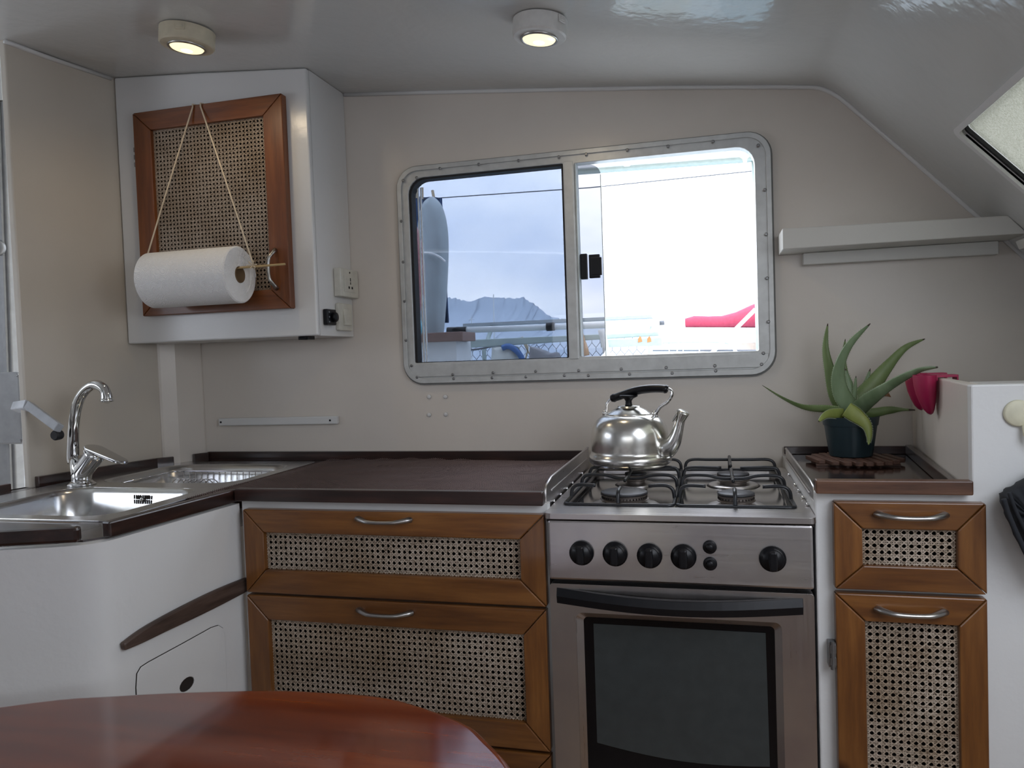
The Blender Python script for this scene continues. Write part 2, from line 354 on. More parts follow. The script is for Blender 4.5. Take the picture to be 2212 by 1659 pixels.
# ------------------------------------------------------------------ cane fronts
def cane(x0, x1, z0, z1, y, pitch, parent):
    bm = B(); th = .0011; nx = int((x1 - x0) / pitch) + 1; nz = int((z1 - z0) / pitch) + 1
    ox = x0 + .003; oz = z0 + .004
    def strand(p, q, w, dy):
        p = Vector(p); q = Vector(q); d = (q - p)
        if d.length < .004: return
        d.normalize(); nn = Vector((-d.y, d.x)) * w / 2
        yy = y + dy + random.uniform(-.0003, .0003)
        a = [bm.verts.new((c.x, yy, c.y)) for c in (p + nn, p - nn, q - nn, q + nn)]
        b = [bm.verts.new((c.x, yy + th, c.y)) for c in (p + nn, p - nn, q - nn, q + nn)]
        bm.faces.new(a)
        for i in range(4): j = (i + 1) % 4; bm.faces.new([a[i], b[i], b[j], a[j]])
    for i in range(-1, nx + 1):
        for s in (-.135, .135):
            x = ox + (i + s) * pitch + random.uniform(-.0002, .0002)
            if x0 + .0007 < x < x1 - .0007: strand((x, z0), (x + random.uniform(-.0004, .0004), z1), pitch * .155, .0002)
    for i in range(-1, nz + 1):
        for s in (-.135, .135):
            z = oz + (i + s) * pitch + random.uniform(-.0002, .0002)
            if z0 + .0007 < z < z1 - .0007: strand((x0, z), (x1, z + random.uniform(-.0004, .0004)), pitch * .155, -.0006)
    for sg in (1, -1):
        for k in range(-nx - nz - 2, nx + nz + 3):
            # line (x-ox)/p - sg*(z-oz)/p = k+.5
            c = (k + .5) * pitch + random.uniform(-.0002, .0002)
            pts = []
            for x in (x0, x1):
                z = oz + sg * ((x - ox) - c)
                if z0 <= z <= z1: pts.append((x, z))
            for z in (z0, z1):
                x = ox + c + sg * (z - oz)
                if x0 < x < x1: pts.append((x, z))
            if len(pts) >= 2: strand(pts[0], pts[1], pitch * .155, -.0016 if sg > 0 else -.0011)
    return fin(bm, 'cane_panel', M_CANE, parent, kind='stuff', recalc=False)
def boards(x0, x1, z0, z1, ix0, ix1, iz0, iz1, y, t, parent, mx, mz, par_name='frame_board'):
    g = .0007
    for pts, m in (([(x0 + g, z1), (x1 - g, z1), (ix1 - g, iz1), (ix0 + g, iz1)], mx), ([(x0 + g, z0), (x1 - g, z0), (ix1 - g, iz0), (ix0 + g, iz0)], mx),
                   ([(x0, z0 + g), (x0, z1 - g), (ix0, iz1 - g), (ix0, iz0 + g)], mz), ([(x1, z0 + g), (x1, z1 - g), (ix1, iz1 - g), (ix1, iz0 + g)], mz)):
        fin(prism(B(), pts, XZ, y, y + t), par_name, m, parent, bevel=.0022)
def pull(x0, x1, z, y, parent, vertical=False, droop=.0025):
    n = 14; path = []; rad = []
    for i in range(n + 1):
        t = i / n; s = math.sin(PI * t)
        out = .004 + .017 * min(1, s * 1.5); dz = -droop * s * 1.3
        path.append((x0 + (x1 - x0) * t, y - out, z + dz)); rad.append(.0047 + .0028 * abs(2 * t - 1) ** 3)
    path = [(x0 + .002, y + .001, z)] + path + [(x1 - .002, y + .001, z)]; rad = [.0058] + rad + [.0058]
    if vertical: path = [(x0 + (p[2] - z) * -1.0, p[1], z + (p[0] - (x0 + x1) / 2)) for p in path]; path = [(p[0] - 0, p[1], p[2]) for p in path]
    bm = tube(B(), path, rad, 10, flat=(1.0, .8)); return fin(bm, 'handle', M_PEW, parent, smooth=True)
def drawer_box(name, x0, x1, z0, z1, y, depth, parent, t=.008):
    """open-fronted dark box standing behind the cane"""
    bm = B()
    box(bm, x0, x1, y + depth - t, y + depth, z0, z1); box(bm, x0, x1, y, y + depth - t, z0, z0 + t); box(bm, x0, x1, y, y + depth - t, z1 - t, z1)
    box(bm, x0, x0 + t, y, y + depth - t, z0 + t, z1 - t); box(bm, x1 - t, x1, y, y + depth - t, z0 + t, z1 - t)
    return fin(bm, name, M_SHADEIN, parent)
def screwhead(name, x, z, y, r, mat, parent):
    bm = lathe(B(), [(r, 0), (r, .0012), (r * .6, .002)], (x, y, z), 10, 'y'); return fin(bm, name, mat, parent)

YD = 1.365
# ------------------------------------------------------------------ middle cabinet with three cane drawers
cab = thing('base_cabinet', (-.62, 1.6, 0), 'white base cabinet with cane-fronted wooden drawers left of the stove', 'cabinet')
bm = plate(B(), [(-.952, 0), (-.302, 0), (-.302, .9222), (-.952, .9222)], [[(-.905, .77), (-.34, .77), (-.34, .87), (-.905, .87)], [(-.905, .5), (-.34, .5), (-.34, .69), (-.905, .69)], [(-.905, .2), (-.34, .2), (-.34, .42), (-.905, .42)]], XZ, 1.386, 1.41)
box(bm, -.335, -.3155, 1.411, 1.93, 0, .897)
fin(bm, 'carcass', M_WHITE, cab)
def cane_drawer(x0, x1, z0, z1, i, hx0, hx1, hz, parent, name='drawer', cz=None, dt=.02, mx=M_FX, mz=M_FZ, y=YD, pitch=.0113, depth=.25, hdl=True):
    ix0, ix1, iz0, iz1 = i
    d = drawer_box(name, ix0 - .014, ix1 + .014, iz0 - .012, iz1 + .012, y + dt + .0005, depth, parent)
    boards(x0, x1, z0, z1, ix0, ix1, iz0, iz1, y, dt, d, mx, mz)
    cane(ix0, ix1, iz0, iz1, y + .012, pitch, d)
    if hdl: pull(hx0, hx1, hz, y, d)
    return d
cane_drawer(-.937, -.305, .734, .906, (-.891, -.353, .782, .859), -.677, -.568, .8925, cab)
cane_drawer(-.937, -.307, .460, .729, (-.889, -.352, .511, .679), -.683, -.573, .711, cab)
cane_drawer(-.937, -.307, .190, .454, (-.889, -.352, .240, .404), -.683, -.573, .436, cab)

# ------------------------------------------------------------------ right cabinet, divider and locker top
rc = thing('side_cabinet', (.5, 1.6, 0), 'white cabinet right of the stove with cane drawer, cane door and raised locker side', 'cabinet')
bm = plate(B(), [(.166, 0), (SX1 - .002, 0), (SX1 - .002, 1.128), (.407, 1.128), (.407, .9505), (.166, .9505)],
           [[(.225, .825), (.39, .825), (.39, .90), (.225, .90)], [(.228, .30), (.39, .30), (.39, .745), (.228, .745)]], XZ, 1.386, 1.406)
fin(bm, 'face_panel', M_WHITEB, rc, bevel=.003)
bm = prism(B(), [(.409, 1.407), (.461, 1.998), (.480, 1.998), (.428, 1.407)], XY, .90, 1.128); fin(bm, 'divider_panel', M_WALL, rc, bevel=.003)
bm = prism(B(), [(.4295, 1.4065), (.4365, 1.49), (SX1 - .002, 1.49), (SX1 - .002, 1.4065)], XY, 1.108, 1.128); fin(bm, 'locker_top', M_WHITE, rc)
bm = box(B(), .1665, .182, 1.407, 1.995, 0, .93); fin(bm, 'side_panel', M_WHITEB, rc)
cane_drawer(.193, .421, .790, .938, (.237, .379, .831, .893), .259, .360, .919, rc)
dd = cane_drawer(.193, .421, .215, .783, (.239, .380, .262, .737), .257, .357, .760, rc, name='door')
bm = B(); box(bm, .181, .1925, YD + .002, 1.386, .655, .697); box(bm, .183, .1925, YD - .002, YD + .002, .660, .672); box(bm, .183, .1925, YD - .002, YD + .002, .68, .694)
tube(bm, [(.187, YD, .652), (.187, YD, .70)], .0035, 8); fin(bm, 'hinge', M_SCREW, dd)

# ------------------------------------------------------------------ left sink cabinet
sc = thing('sink_cabinet', (-1.2, 1.3, 0), 'white sink cabinet with turned corner, grab strip and access hatch at lower left', 'cabinet')
A = Vector((-.957, 1.384)); Bc = Vector((-.982, 1.075)); Cc = Vector((-1.005, 1.03)); Dc = Vector((-1.05, 1.006)); Ec = Vector((-1.62, .80))
prof = [(A.x, A.y)] + [tuple(p.to_2d()) for p in spline([(Bc.x, Bc.y, 0), (-.989, 1.048, 0), (-1.012, 1.024, 0), (Dc.x, Dc.y, 0)], 4)] + [(Ec.x, Ec.y)]
bm = B(); ins = .02
inner_ = [(A.x - ins, A.y), (-1.003, 1.085), (-1.062, 1.028), (Ec.x, Ec.y + ins)]
prism(bm, prof + inner_[::-1], XY, 0, .9145)
o = fin(bm, 'body', M_WHITEB, sc, smooth=False)
for p in o.data.polygons: p.use_smooth = True
o.modifiers.new('e', 'EDGE_SPLIT').split_angle = math.radians(32)
dg = (Bc - A); dl = dg.length; dg.normalize(); dn = Vector((dg.y, -dg.x))
if dn.x < 0: dn = -dn
def DG(s, z, d): p = A + dg * s + dn * d; return (p.x, p.y, z)     # s along the face towards the viewer, d outwards
def dgs(u, v):     # where the line of sight meets the diagonal face
    dr = ray(u, v); t = (A - CAM.to_2d()).dot(dn) / dr.to_2d().dot(dn); p = CAM + dr * t
    return ((p.to_2d() - A).dot(dg), p.z)
hd = [dgs(*q) for q in ((294, 1530), (293, 1485), (295, 1455), (303, 1441), (320, 1430), (390, 1392), (455, 1356), (470, 1351), (480, 1357), (484, 1375), (488, 1500))]
pts = [(hd[0][0], .38)] + hd[1:-1] + [(hd[-1][0], .38)]
hole = dgs(402, 1478)
hp = [(hole[0] + .019 * math.cos(a), hole[1] + .0125 * math.sin(a)) for a in [2 * PI * k / 16 for k in range(16)]]
bm = plate(B(), pts, [hp], DG, .0003, .0028); hdoor = fin(bm, 'access_door', M_WHITEB, sc, bevel=.0012)
bm = prism(B(), hp, DG, .0002, .0006); fin(bm, 'finger_hole', M_SHADEIN, hdoor)
bm = B(); q = [tuple(p.to_2d()) for p in spline([(a, b, 0) for a, b in pts], 3)]
for k in range(len(q) - 1): pass
tube(bm, [DG(a, b, .0006) for a, b in pts], .0011, 6); fin(bm, 'door_gap', M_SHADEIN, hdoor)
# worn dark grab strip
bm = B()
pp = [tuple(p.to_2d()) for p in spline([(*dgs(*q_), 0) for q_ in ((527, 1246), (465, 1271), (410, 1297), (350, 1328), (298, 1358), (256, 1389))], 3)]
lo_ = [tuple(p.to_2d()) for p in spline([(*dgs(*q_), 0) for q_ in ((527, 1277), (465, 1309), (410, 1336), (350, 1364), (298, 1389), (260, 1405))], 3)]
prism(bm, pp + lo_[::-1], DG, .0004, .012); fin(bm, 'grab_strip', M_DZ, sc, bevel=.004, label='dark worn wooden strip')

# ------------------------------------------------------------------ countertops
CT = .918
ct = thing('worktop', (-.9, 1.7, CT), 'dark varnished wooden worktop with raised edges around the sink', 'worktop')
bm = B()
SX0, SXX, SY0, SY1 = -1.585, -1.085, 1.165, 1.945        # sink plan
box(bm, SXX + .003, -.317, 1.4105, 1.984, CT - .02, CT)                                   # main part
prism(bm, [(-.977, 1.4105), (-1.003, 1.075), (-1.025, 1.045), (SXX + .003, 1.03), (SXX + .003, 1.4105)], XY, CT - .02, CT)
prism(bm, [(SXX + .0025, 1.03), (SXX + .0025, SY0 - .004), (-1.62, SY0 - .004), (-1.62, .84)], XY, CT - .02, CT)
box(bm, SX0 + .0, SXX + .0025, SY1 + .003, 1.984, CT - .02, CT)
fin(bm, 'top', M_DX, ct)
# front fascia (raised)
bm = box(B(), -.955, -.306, 1.3645, 1.383, .9225, .948); fin(bm, 'fascia', M_DX, ct, bevel=.002)
def strip2(p, q, t, z0, z1, name, mat, par, bev=.002, lab=None):
    p = Vector(p); q = Vector(q); d = (q - p).normalized(); nn = Vector((-d.y, d.x)) * t
    return fin(prism(B(), [tuple(p), tuple(q), tuple(q + nn), tuple(p + nn)], XY, z0, z1), name, mat, par, bevel=bev, label=lab)
strip2((-.957, 1.383), (-.985, 1.062), -.0185, .9185, .9455, 'fascia', M_DY, ct, .003)
strip2((-1.013, 1.022), (-1.62, .80), -.02, .9185, .945, 'fascia', M_DX, ct, .006)
# fiddles along the walls
bm = box(B(), -1.475, -.320, 1.985, 1.999, CT + .0, .945); fin(bm, 'fiddle', M_DX, ct, bevel=.0015)
strip2((-1.4755, 1.986), (-1.497, 1.948), .012, CT, .944, 'fiddle', M_DX, ct, .0015)
a0 = LW(.012, 0, -.002)[:2]; a1 = LW(.352, 0, -.002)[:2]
strip2(a0, a1, -.015, CT + .0, .944, 'fiddle', M_DY, ct, .0015)
strip2((-1.5535, 1.858), (-1.521, 1.893), -.012, CT + .0, .944, 'fiddle', M_DY, ct, .0015)
strip2((-1.70, 1.16), (-1.655, 1.47), -.015, .90, .936, 'fiddle', M_DY, ct, .0015)
bm = prism(B(), [(-1.72, 1.1), (SX0 - .003, 1.1), (SX0 - .003, 1.97), (-1.55, 1.97)], XY, CT - .02, CT); fin(bm, 'side_top', M_DY, ct)

rt = thing('small_worktop', (.3, 1.7, .935), 'small dark wooden worktop with raised worn edge right of the stove', 'worktop')
bm = prism(B(), [(.185, 1.386 + .022), (.402, 1.408), (.455, 1.984), (.185, 1.984)], XY, .915, .935); fin(bm, 'top', wood('glossy_dark_top', *DK, 'x', .12, 16, .05, .8), rt)
bm = box(B(), .166, .403, 1.364, 1.3855, .951, .974); fin(bm, 'fascia', M_FASR, rt, bevel=.002)
bm = box(B(), .168, .403, 1.4065, 1.42, .9355, .966); fin(bm, 'fascia_backing', M_DX, rt)
bm = box(B(), .170, .459, 1.985, 1.998, .935, .954); fin(bm, 'fiddle', M_DX, rt, bevel=.0015)
strip2((.4035, 1.409), (.455, 1.983), .013, .9355, .958, 'fiddle', M_DY, rt, .0015)

# ------------------------------------------------------------------ sink
sk = thing('double_sink', ((SX0 + SXX) / 2, 1.55, CT), 'stainless steel double-bowl sink set in the corner worktop', 'sink')
b1 = (-1.495, -1.125, 1.20, 1.505); b2 = (-1.505, -1.115, 1.575, 1.88)
bm = plate(B(), rrect(SX0, SXX, SY0, SY1, .02), [rrect(*b1, .06), rrect(*b2, .06)], XY, CT + .0005, CT + .0045)
fin(bm, 'rim', M_SINK, sk, bevel=.0015)
def bowl(b, depth, name):
    bm = B(); rings = []
    lv = [(0, 0, .06), (.004, -.003, .06), (.010, -.012, .06), (.016, -depth * .5, .06), (.024, -depth * .85, .06), (.045, -depth * .98, .05), (.09, -depth, .03)]
    for ins, dz, r in lv:
        rings.append([bm.verts.new((x, y, CT + .0040 + dz)) for x, y in rrect(b[0] + ins, b[1] - ins, b[2] + ins, b[3] - ins, r)])
    for i in range(len(rings) - 1):
        m_ = len(rings[i])
        for k in range(m_): j = (k + 1) % m_; bm.faces.new([rings[i][k], rings[i][j], rings[i + 1][j], rings[i + 1][k]])
    bm.faces.new(rings[-1]); bmesh.ops.recalc_face_normals(bm, faces=bm.faces)
    for f in bm.faces: f.normal_flip()
    return fin(bm, name, M_SINK, sk, smooth=True, recalc=False)
bw = bowl(b1, .15, 'bowl'); bowl(b2, .13, 'bowl')
bm = B()
oc = onY(305, 1079, 1.488)
for i in range(8):
    for s in (-1, 1):
        x = oc.x + (i - 3.5) * .0054 + (.001 if i > 3 else -.001)
        box(bm, x - .0013, x + .0013, 1.4890, 1.4912, oc.z + s * .0055 - .0045, oc.z + s * .0055 + .0045)
fin(bm, 'overflow_slots', M_SHADEIN, bw)
bm = lathe(B(), [(.005, 0), (.005, .002), (.003, .003)], (oc.x, 1.4905, oc.z), 12, 'y'); fin(bm, 'overflow_screw', M_POL, bw, smooth=True)

# faucet
fx, fy = -1.500, 1.535
fc = thing('mixer_tap', (fx, fy, CT + .0045), 'chrome mixer tap with arched spout and lever beside the sink', 'tap')
bm = lathe(B(), [(.033, 0), (.033, .003), (.026, .007), (.024, .010)], (fx, fy, CT + .005), 32); fin(bm, 'base', M_POL, fc, smooth=True)
bm = B(); tube(bm, [(fx, fy, CT + .012), (fx - .002, fy, CT + .04), (fx - .014, fy, CT + .072)], [.023, .022, .017], 20); tube(bm, [Vector((fx, fy, CT + .012)), Vector((fx + .008, fy - .001, CT + .04)), onY(203, 985, fy - .004), onY(204, 973, fy - .004)], [.021, .0225, .0235, .0235], 28)
body = fin(bm, 'body', M_POL, fc, smooth=True)
sp = [onY(*q, fy) for q in ((158, 992), (158, 960), (160, 915), (168, 870), (184, 843), (205, 831), (222, 838), (229, 850), (231, 862))]
sp = spline([(fx - .015, fy, CT + .066)] + sp, 4)
bm = tube(B(), sp, [.0155 - .0035 * min(1, k / 18) for k in range(len(sp) - 5)] + [.0122, .0128, .0135, .014, .0145], 20); fin(bm, 'spout', M_POL, fc, smooth=True)
e = sp[-1]; bm = lathe(B(), [(.0155, 0), (.0155, -.006), (.012, -.0065), (.003, -.011)], e, 20); fin(bm, 'aerator', M_POL, fc, smooth=True)
ax = Vector((math.sin(.33), -.03, math.cos(.33))).normalized(); dd_ = Vector((math.cos(.33), -.10, -math.sin(.33))).normalized(); bb_ = ax.cross(dd_).normalized()
o0 = onY(204, 972, fy - .004)
st_ = [(.0235 * math.cos(a), .0235 * math.sin(a)) for a in [PI / 2 + PI * k / 16 for k in range(17)]] + [(.086 + .016 * math.cos(a), .016 * math.sin(a)) for a in [-PI / 2 + PI * k / 12 for k in range(13)]]
bm = prism(B(), st_, lambda a, b, d: tuple(o0 + dd_ * a + bb_ * b + ax * d), -.001, .0065); lv_ = fin(bm, 'lever', M_POL, fc, bevel=.0025, seg=3)
for p_ in lv_.data.polygons: p_.use_smooth = False
# dish rack in the back bowl
rk = thing('dish_rack', (-1.31, 1.72, CT - .1), 'wire dish rack standing in the back bowl of the sink', 'rack')
bm = B(); rx0, rx1, ry0, ry1, rz = -1.475, -1.145, 1.605, 1.84, CT - .008
fr = [(x, y, rz) for x, y in rrect(rx0, rx1, ry0, ry1, .035)]; tube(bm, fr + [fr[0]], .0022, 8); fin(bm, 'top_wire', M_POL, rk, smooth=True)
bm = B(); fr2 = [(x, y, CT - .105) for x, y in rrect(rx0 + .02, rx1 - .02, ry0 + .02, ry1 - .02, .03)]; tube(bm, fr2 + [fr2[0]], .002, 6); fin(bm, 'bottom_wire', M_POL, rk, smooth=True)
k = 0; x = rx0 + .03
while x < rx1 - .02:
    bm = tube(B(), [(x, ry1, rz), (x, ry1 - .003, rz - .03), (x, ry1 - .02, CT - .105), (x, ry0 + .02, CT - .105), (x, ry0 + .003, rz - .03), (x, ry0, rz)], .0015, 6); fin(bm, 'wire', M_POL, rk, smooth=True); x += .019
for k in range(7):
    x = -1.37 + k * .017
    bm = tube(B(), [(x + .03 * math.cos(a), 1.72, CT - .055 + .045 * math.sin(a)) for a in [PI * j / 12 for j in range(13)]], .0015, 6); fin(bm, 'plate_loop', M_POL, rk, smooth=True)

# ribbed mat on the worktop
import numpy as np
nx_, ny_ = 900, 640
X0, X1, Y0, Y1 = -1.09, -.33, 1.386, 1.968
gx, gy = np.meshgrid(np.linspace(0, 1, nx_), np.linspace(0, 1, ny_), indexing='ij')
X = X0 + gx * (X1 - X0) + gy * (.022 - .02 * gx); Yc = Y0 + gy * (Y1 - Y0) + .006 * np.sin(gx * 21) * gy + .012 * np.sin(gx * 5) * gy
wx = X + .004 * np.sin(Yc * 33 + gx * 7) + .0035 * np.sin(Yc * 71 + 2)
edge = np.clip((gy * 40), 0, 1)
w1 = 2 * PI * (X * .745 + Yc * .667 + .0022 * np.sin(X * 23 + Yc * 9) + .0012 * np.sin(Yc * 47 - X * 15)) / .0047
w2 = 2 * PI * (-X * .667 + Yc * .745) / .0047
Zc = CT + .0042 + .0016 * np.sin(w1) + .0009 * np.sin(w2) * np.clip(gx * 1.6 - .35, 0, 1) + .0012 * np.sin(gx * 9 + gy * 5) * np.sin(gy * 7) + .002 * np.clip((gy - .97) * 33, 0, 1) * (1 + np.sin(gx * 60)) * (gx < .6)
Zc += .004 * np.exp(-((gx - .02) / .03) ** 2) * 0
co = np.stack([X, Yc, Zc], -1).reshape(-1, 3)
idx = np.arange(nx_ * ny_).reshape(nx_, ny_); fq = np.stack([idx[:-1, :-1], idx[1:, :-1], idx[1:, 1:], idx[:-1, 1:]], -1).reshape(-1, 4)
me = bpy.data.meshes.new('ribbed_mat'); me.vertices.add(len(co)); me.vertices.foreach_set('co', co.ravel().astype('f'))
hol = ((np.sin(w1) < -.18) & (np.sin(w2) < .45))[:-1, :-1].reshape(-1); fq = fq[~hol]
me.loops.add(fq.size); me.loops.foreach_set('vertex_index', fq.ravel().astype('i')); me.polygons.add(len(fq)); me.polygons.foreach_set('loop_start', (np.arange(len(fq)) * 4).astype('i'))
me.polygons.foreach_set('use_smooth', np.ones(len(fq), dtype=bool)); me.update(); me.validate(); me.materials.append(M_MAT)
o = bpy.data.objects.new('ribbed_mat', me); COL.objects.link(o); tag(o, 'brown ribbed non-slip mat lying on the worktop left of the stove', 'mat')

# ------------------------------------------------------------------ stove
st = thing('gas_stove', (-.07, 1.64, 0), 'stainless steel four-burner gas stove with black knobs and oven', 'stove')
bm = box(B(), -.294, .157, 1.386, 1.92, .08, .894); fin(bm, 'body', plain('stove_body_dark', (.03, .03, .032), .5), st)
for cx_ in (-.27, .135):
    for cy_ in (1.42, 1.88): fin(lathe(B(), [(.018, 0), (.018, .078)], (cx_, cy_, .001), 12), 'foot', M_BLK, st)
bm = prism(B(), [(1.386, .788), (1.357, .789), (1.360, .898), (1.386, .900)], YZ, -.297, .159); cp = fin(bm, 'control_panel', M_STX, st, bevel=.004)
for u, v in ((1254, 1198), (1327, 1200), (1402, 1204), (1476, 1206), (1670, 1211)):
    p = onY(u, v, 1.345); kb = fin(lathe(B(), [(.0222, 0), (.0222, .004), (.0195, .005), (.0185, .008), (.0165, .014)], (p.x, 1.3575, p.z), 28, 'y'), 'knob', M_BLK, cp, smooth=True)
    bm = prism(B(), [(-.006, -.0165), (.006, -.0165), (.0075, 0), (.006, .0165), (-.006, .0165), (-.0075, 0)], lambda a, b, d: (p.x + a, d, p.z + b), 1.3445, 1.3335); fin(bm, 'grip', M_BLK, kb, bevel=.003)
for u, v in ((1533, 1182), (1534, 1218)):
    p = onY(u, v, 1.355); kb = fin(lathe(B(), [(.0118, 0), (.0118, .003), (.0100, .004)], (p.x, 1.3575, p.z), 24, 'y'), 'button', M_BLK, cp, smooth=True)
    fin(lathe(B(), [(.007, 0), (.0066, .004), (.004, .006)], (p.x, 1.3535, p.z), 20, 'y'), 'button_cap', M_BLK, kb, smooth=True)
p = onY(1669, 1185, 1.357); fin(lathe(B(), [(.003, 0), (.003, .0008)], (p.x, 1.3572, p.z), 10, 'y'), 'dial_mark', M_BLK, cp)
# door: pressed frame, recess, black glass
bm = plate(B(), rrect(-.297, .159, .17, .781, .006), [rrect(-.250, .106, .40, .729, .012)], XZ, 1.360, 1.384); dr = fin(bm, 'oven_door', M_STZ, st, bevel=.005)
bm = B(); ro = rrect(-.250, .106, .40, .729, .012); ri = rrect(-.238, .095, .414, .718, .008)
a = [bm.verts.new((x, 1.3625, z)) for x, z in ro]; b = [bm.verts.new((x, 1.3715, z)) for x, z in ri]
for k in range(len(ro)): j = (k + 1) % len(ro); bm.faces.new([a[k], b[k], b[j], a[j]])
fin(bm, 'pressed_recess', M_STZ, dr)
bm = prism(B(), ri, XZ, 1.372, 1.380); gl = fin(bm, 'oven_glass', M_BGLASS, dr)
wp = [(-.220, .706), (.080, .706), (.082, .470)] + [(.082 - .302 * t, .470 + .004 * t + .0 - .010 * math.sin(PI * (1 - t)) + .010 * t * t) for t in [k / 10 for k in range(1, 11)]]
bm = prism(B(), wp, XZ, 1.3712, 1.3719); fin(bm, 'viewing_window', M_OVENIN, gl)
# curved handle
bm = B(); nn_ = 16; rows = []
for k in range(nn_ + 1):
    t = k / nn_; x = -.284 + .425 * t; s = math.sin(PI * t); yo = 1.3585 - .030 * s - .001; th = .010 + .004 * s
    zt = .7735 - .006 * s; zb = .7455 - .004 * s
    rows.append([bm.verts.new(c) for c in ((x, yo, zb), (x, yo - .003, (zt + zb) / 2), (x, yo + .002, zt), (x, yo + th, zt), (x, yo + th, zb))])
for k in range(nn_):
    for i in range(5): j = (i + 1) % 5; bm.faces.new([rows[k][i], rows[k][j], rows[k + 1][j], rows[k + 1][i]])
bm.faces.new(rows[0]); bm.faces.new(rows[-1][::-1])
for x0 in (-.275, .118):
    box(bm, x0, x0 + .014, 1.3585, 1.3598, .750, .768)
fin(bm, 'door_handle', M_BLK, dr, bevel=.002)
# hob
HZ = .9115
bm = plate(B(), rrect(-.303, .165, 1.355, 1.925, .012), [rrect(-.280, .142, 1.428, 1.882, .022)], XY, HZ - .0105, HZ)
hob = fin(bm, 'hob_top', M_STX, st, bevel=.0075, seg=4)
bm = B(); lv = [(0, HZ - .0105), (.004, HZ - .0115), (.010, HZ - .0125)]
rg = [[bm.verts.new((x, y, z)) for x, y in rrect(-.280 + i_, .142 - i_, 1.428 + i_, 1.882 - i_, .022)] for i_, z in lv]
for i in range(2):
    for k in range(len(rg[0])): j = (k + 1) % len(rg[0]); bm.faces.new([rg[i][k], rg[i][j], rg[i + 1][j], rg[i + 1][k]])
bm.faces.new(rg[-1]); fin(bm, 'spill_tray', steel('tray_steel', (.6, .59, .58), .12, (1, 1, 1), .02, 40), hob)
bm = box(B(), -.300, .162, 1.366, 1.385, .9005, .9008) if 0 else box(B(), -.300, .162, 1.366, 1.385, .8945, .9005); fin(bm, 'gap_shadow_strip', M_SHADEIN, st)
TZ = HZ - .0125
for (x, y, r) in ((-.172, 1.505, .047), (-.172, 1.742, .025), (.040, 1.505, .035), (.041, 1.742, .035)):
    dish = fin(lathe(B(), [(r + .022, .0005), (r + .016, .004), (r + .004, .0055), (r + .0, .0055)], (x, y, TZ), 40), 'burner_dish', M_STX, st, smooth=True)
    bu = fin(lathe(B(), [(r * .8, 0), (r * .82, .004), (r, .006), (r * 1.02, .008), (r * .9, .010), (r * .9, .0145), (r * .99, .0165), (r * .99, .0175)], (x, y, TZ + .0055), 40), 'burner_ring', M_RING, dish, smooth=False)
    bm = B(); nt_ = int(r * 900)
    for k in range(nt_):
        a = 2 * PI * k / nt_; R_ = Matrix.Rotation(a, 3, 'Z'); c = Vector((x, y, TZ + .0178)) + R_ @ Vector((r * .915, 0, 0))
        box(bm, c.x - .002, c.x + .002, c.y - .0007, c.y + .0007, c.z - .0018, c.z + .001, rot=R_, piv=c)
    fin(bm, 'flame_slots', M_SHADEIN, dish, kind='stuff')
    fin(lathe(B(), [(r * .90, 0), (r * .98, .0008), (r * .98, .003), (r * .93, .0045), (r * .4, .0052)], (x, y, TZ + .0235), 40), 'burner_cap', M_CAP, dish, smooth=True)
GZ = .9385
def rod(bm, pts, r=.0036): tube(bm, spline(pts, 5), r, 8)
for gx0, gx1 in ((-.279, -.074), (-.067, .140)):
    gr = fin(tube(B(), [(x, y, HZ + .0015) for x, y in (lambda q: q + [q[0]])(rrect(gx0, gx1, 1.434, 1.876, .012))], .0035, 8), 'grate', M_IRON, st, smooth=True)
    cx_ = (gx0 + gx1) / 2; dx = (gx1 - gx0) / 2 - .001
    def arch(y, gap, dip=0, ext=0):
        bm = B()
        if gap == 0:
            rod(bm, [(gx0 + .001, y, HZ + .002), (gx0 + .004, y, GZ - .008), (gx0 + .018, y, GZ), (cx_ - .05, y, GZ), (cx_ - .022, y, GZ - dip), (cx_ + .022, y, GZ - dip), (cx_ + .05, y, GZ), (gx1 - .018, y, GZ), (gx1 - .004, y, GZ - .008), (gx1 - .001, y, HZ + .002)])
        else:
            rod(bm, [(gx0 + .001, y, HZ + .002), (gx0 + .004, y, GZ - .008), (gx0 + .018, y, GZ), (cx_ - gap, y, GZ - .001)]); fin(bm, 'grate_arch', M_IRON, gr, smooth=True); bm = B(); rod(bm, [(cx_ + gap, y, GZ - .001), (gx1 - .018, y, GZ), (gx1 - .004, y, GZ - .008), (gx1 - .001, y, HZ + .002)])
        fin(bm, 'grate_arch', M_IRON, gr, smooth=True)
    arch(1.868, 0); arch(1.742, .02, 0); arch(1.63, 0, .006); arch(1.505, .052)
    bm = B(); rod(bm, [(cx_, 1.875, HZ + .002), (cx_, 1.872, GZ + .004), (cx_, 1.86, GZ + .005), (cx_, 1.80, GZ + .0), (cx_, 1.765, GZ)]); fin(bm, 'grate_finger', M_IRON, gr, smooth=True)
    bm = B(); rod(bm, [(cx_, 1.56, GZ), (cx_, 1.60, GZ), (cx_, 1.63, GZ - .004), (cx_, 1.66, GZ), (cx_, 1.715, GZ)]); fin(bm, 'grate_finger', M_IRON, gr, smooth=True)
    bm = B(); rod(bm, [(cx_, 1.436, HZ + .002), (cx_, 1.440, GZ - .006), (cx_, 1.452, GZ), (cx_, 1.475, GZ)]); fin(bm, 'grate_finger', M_IRON, gr, smooth=True)
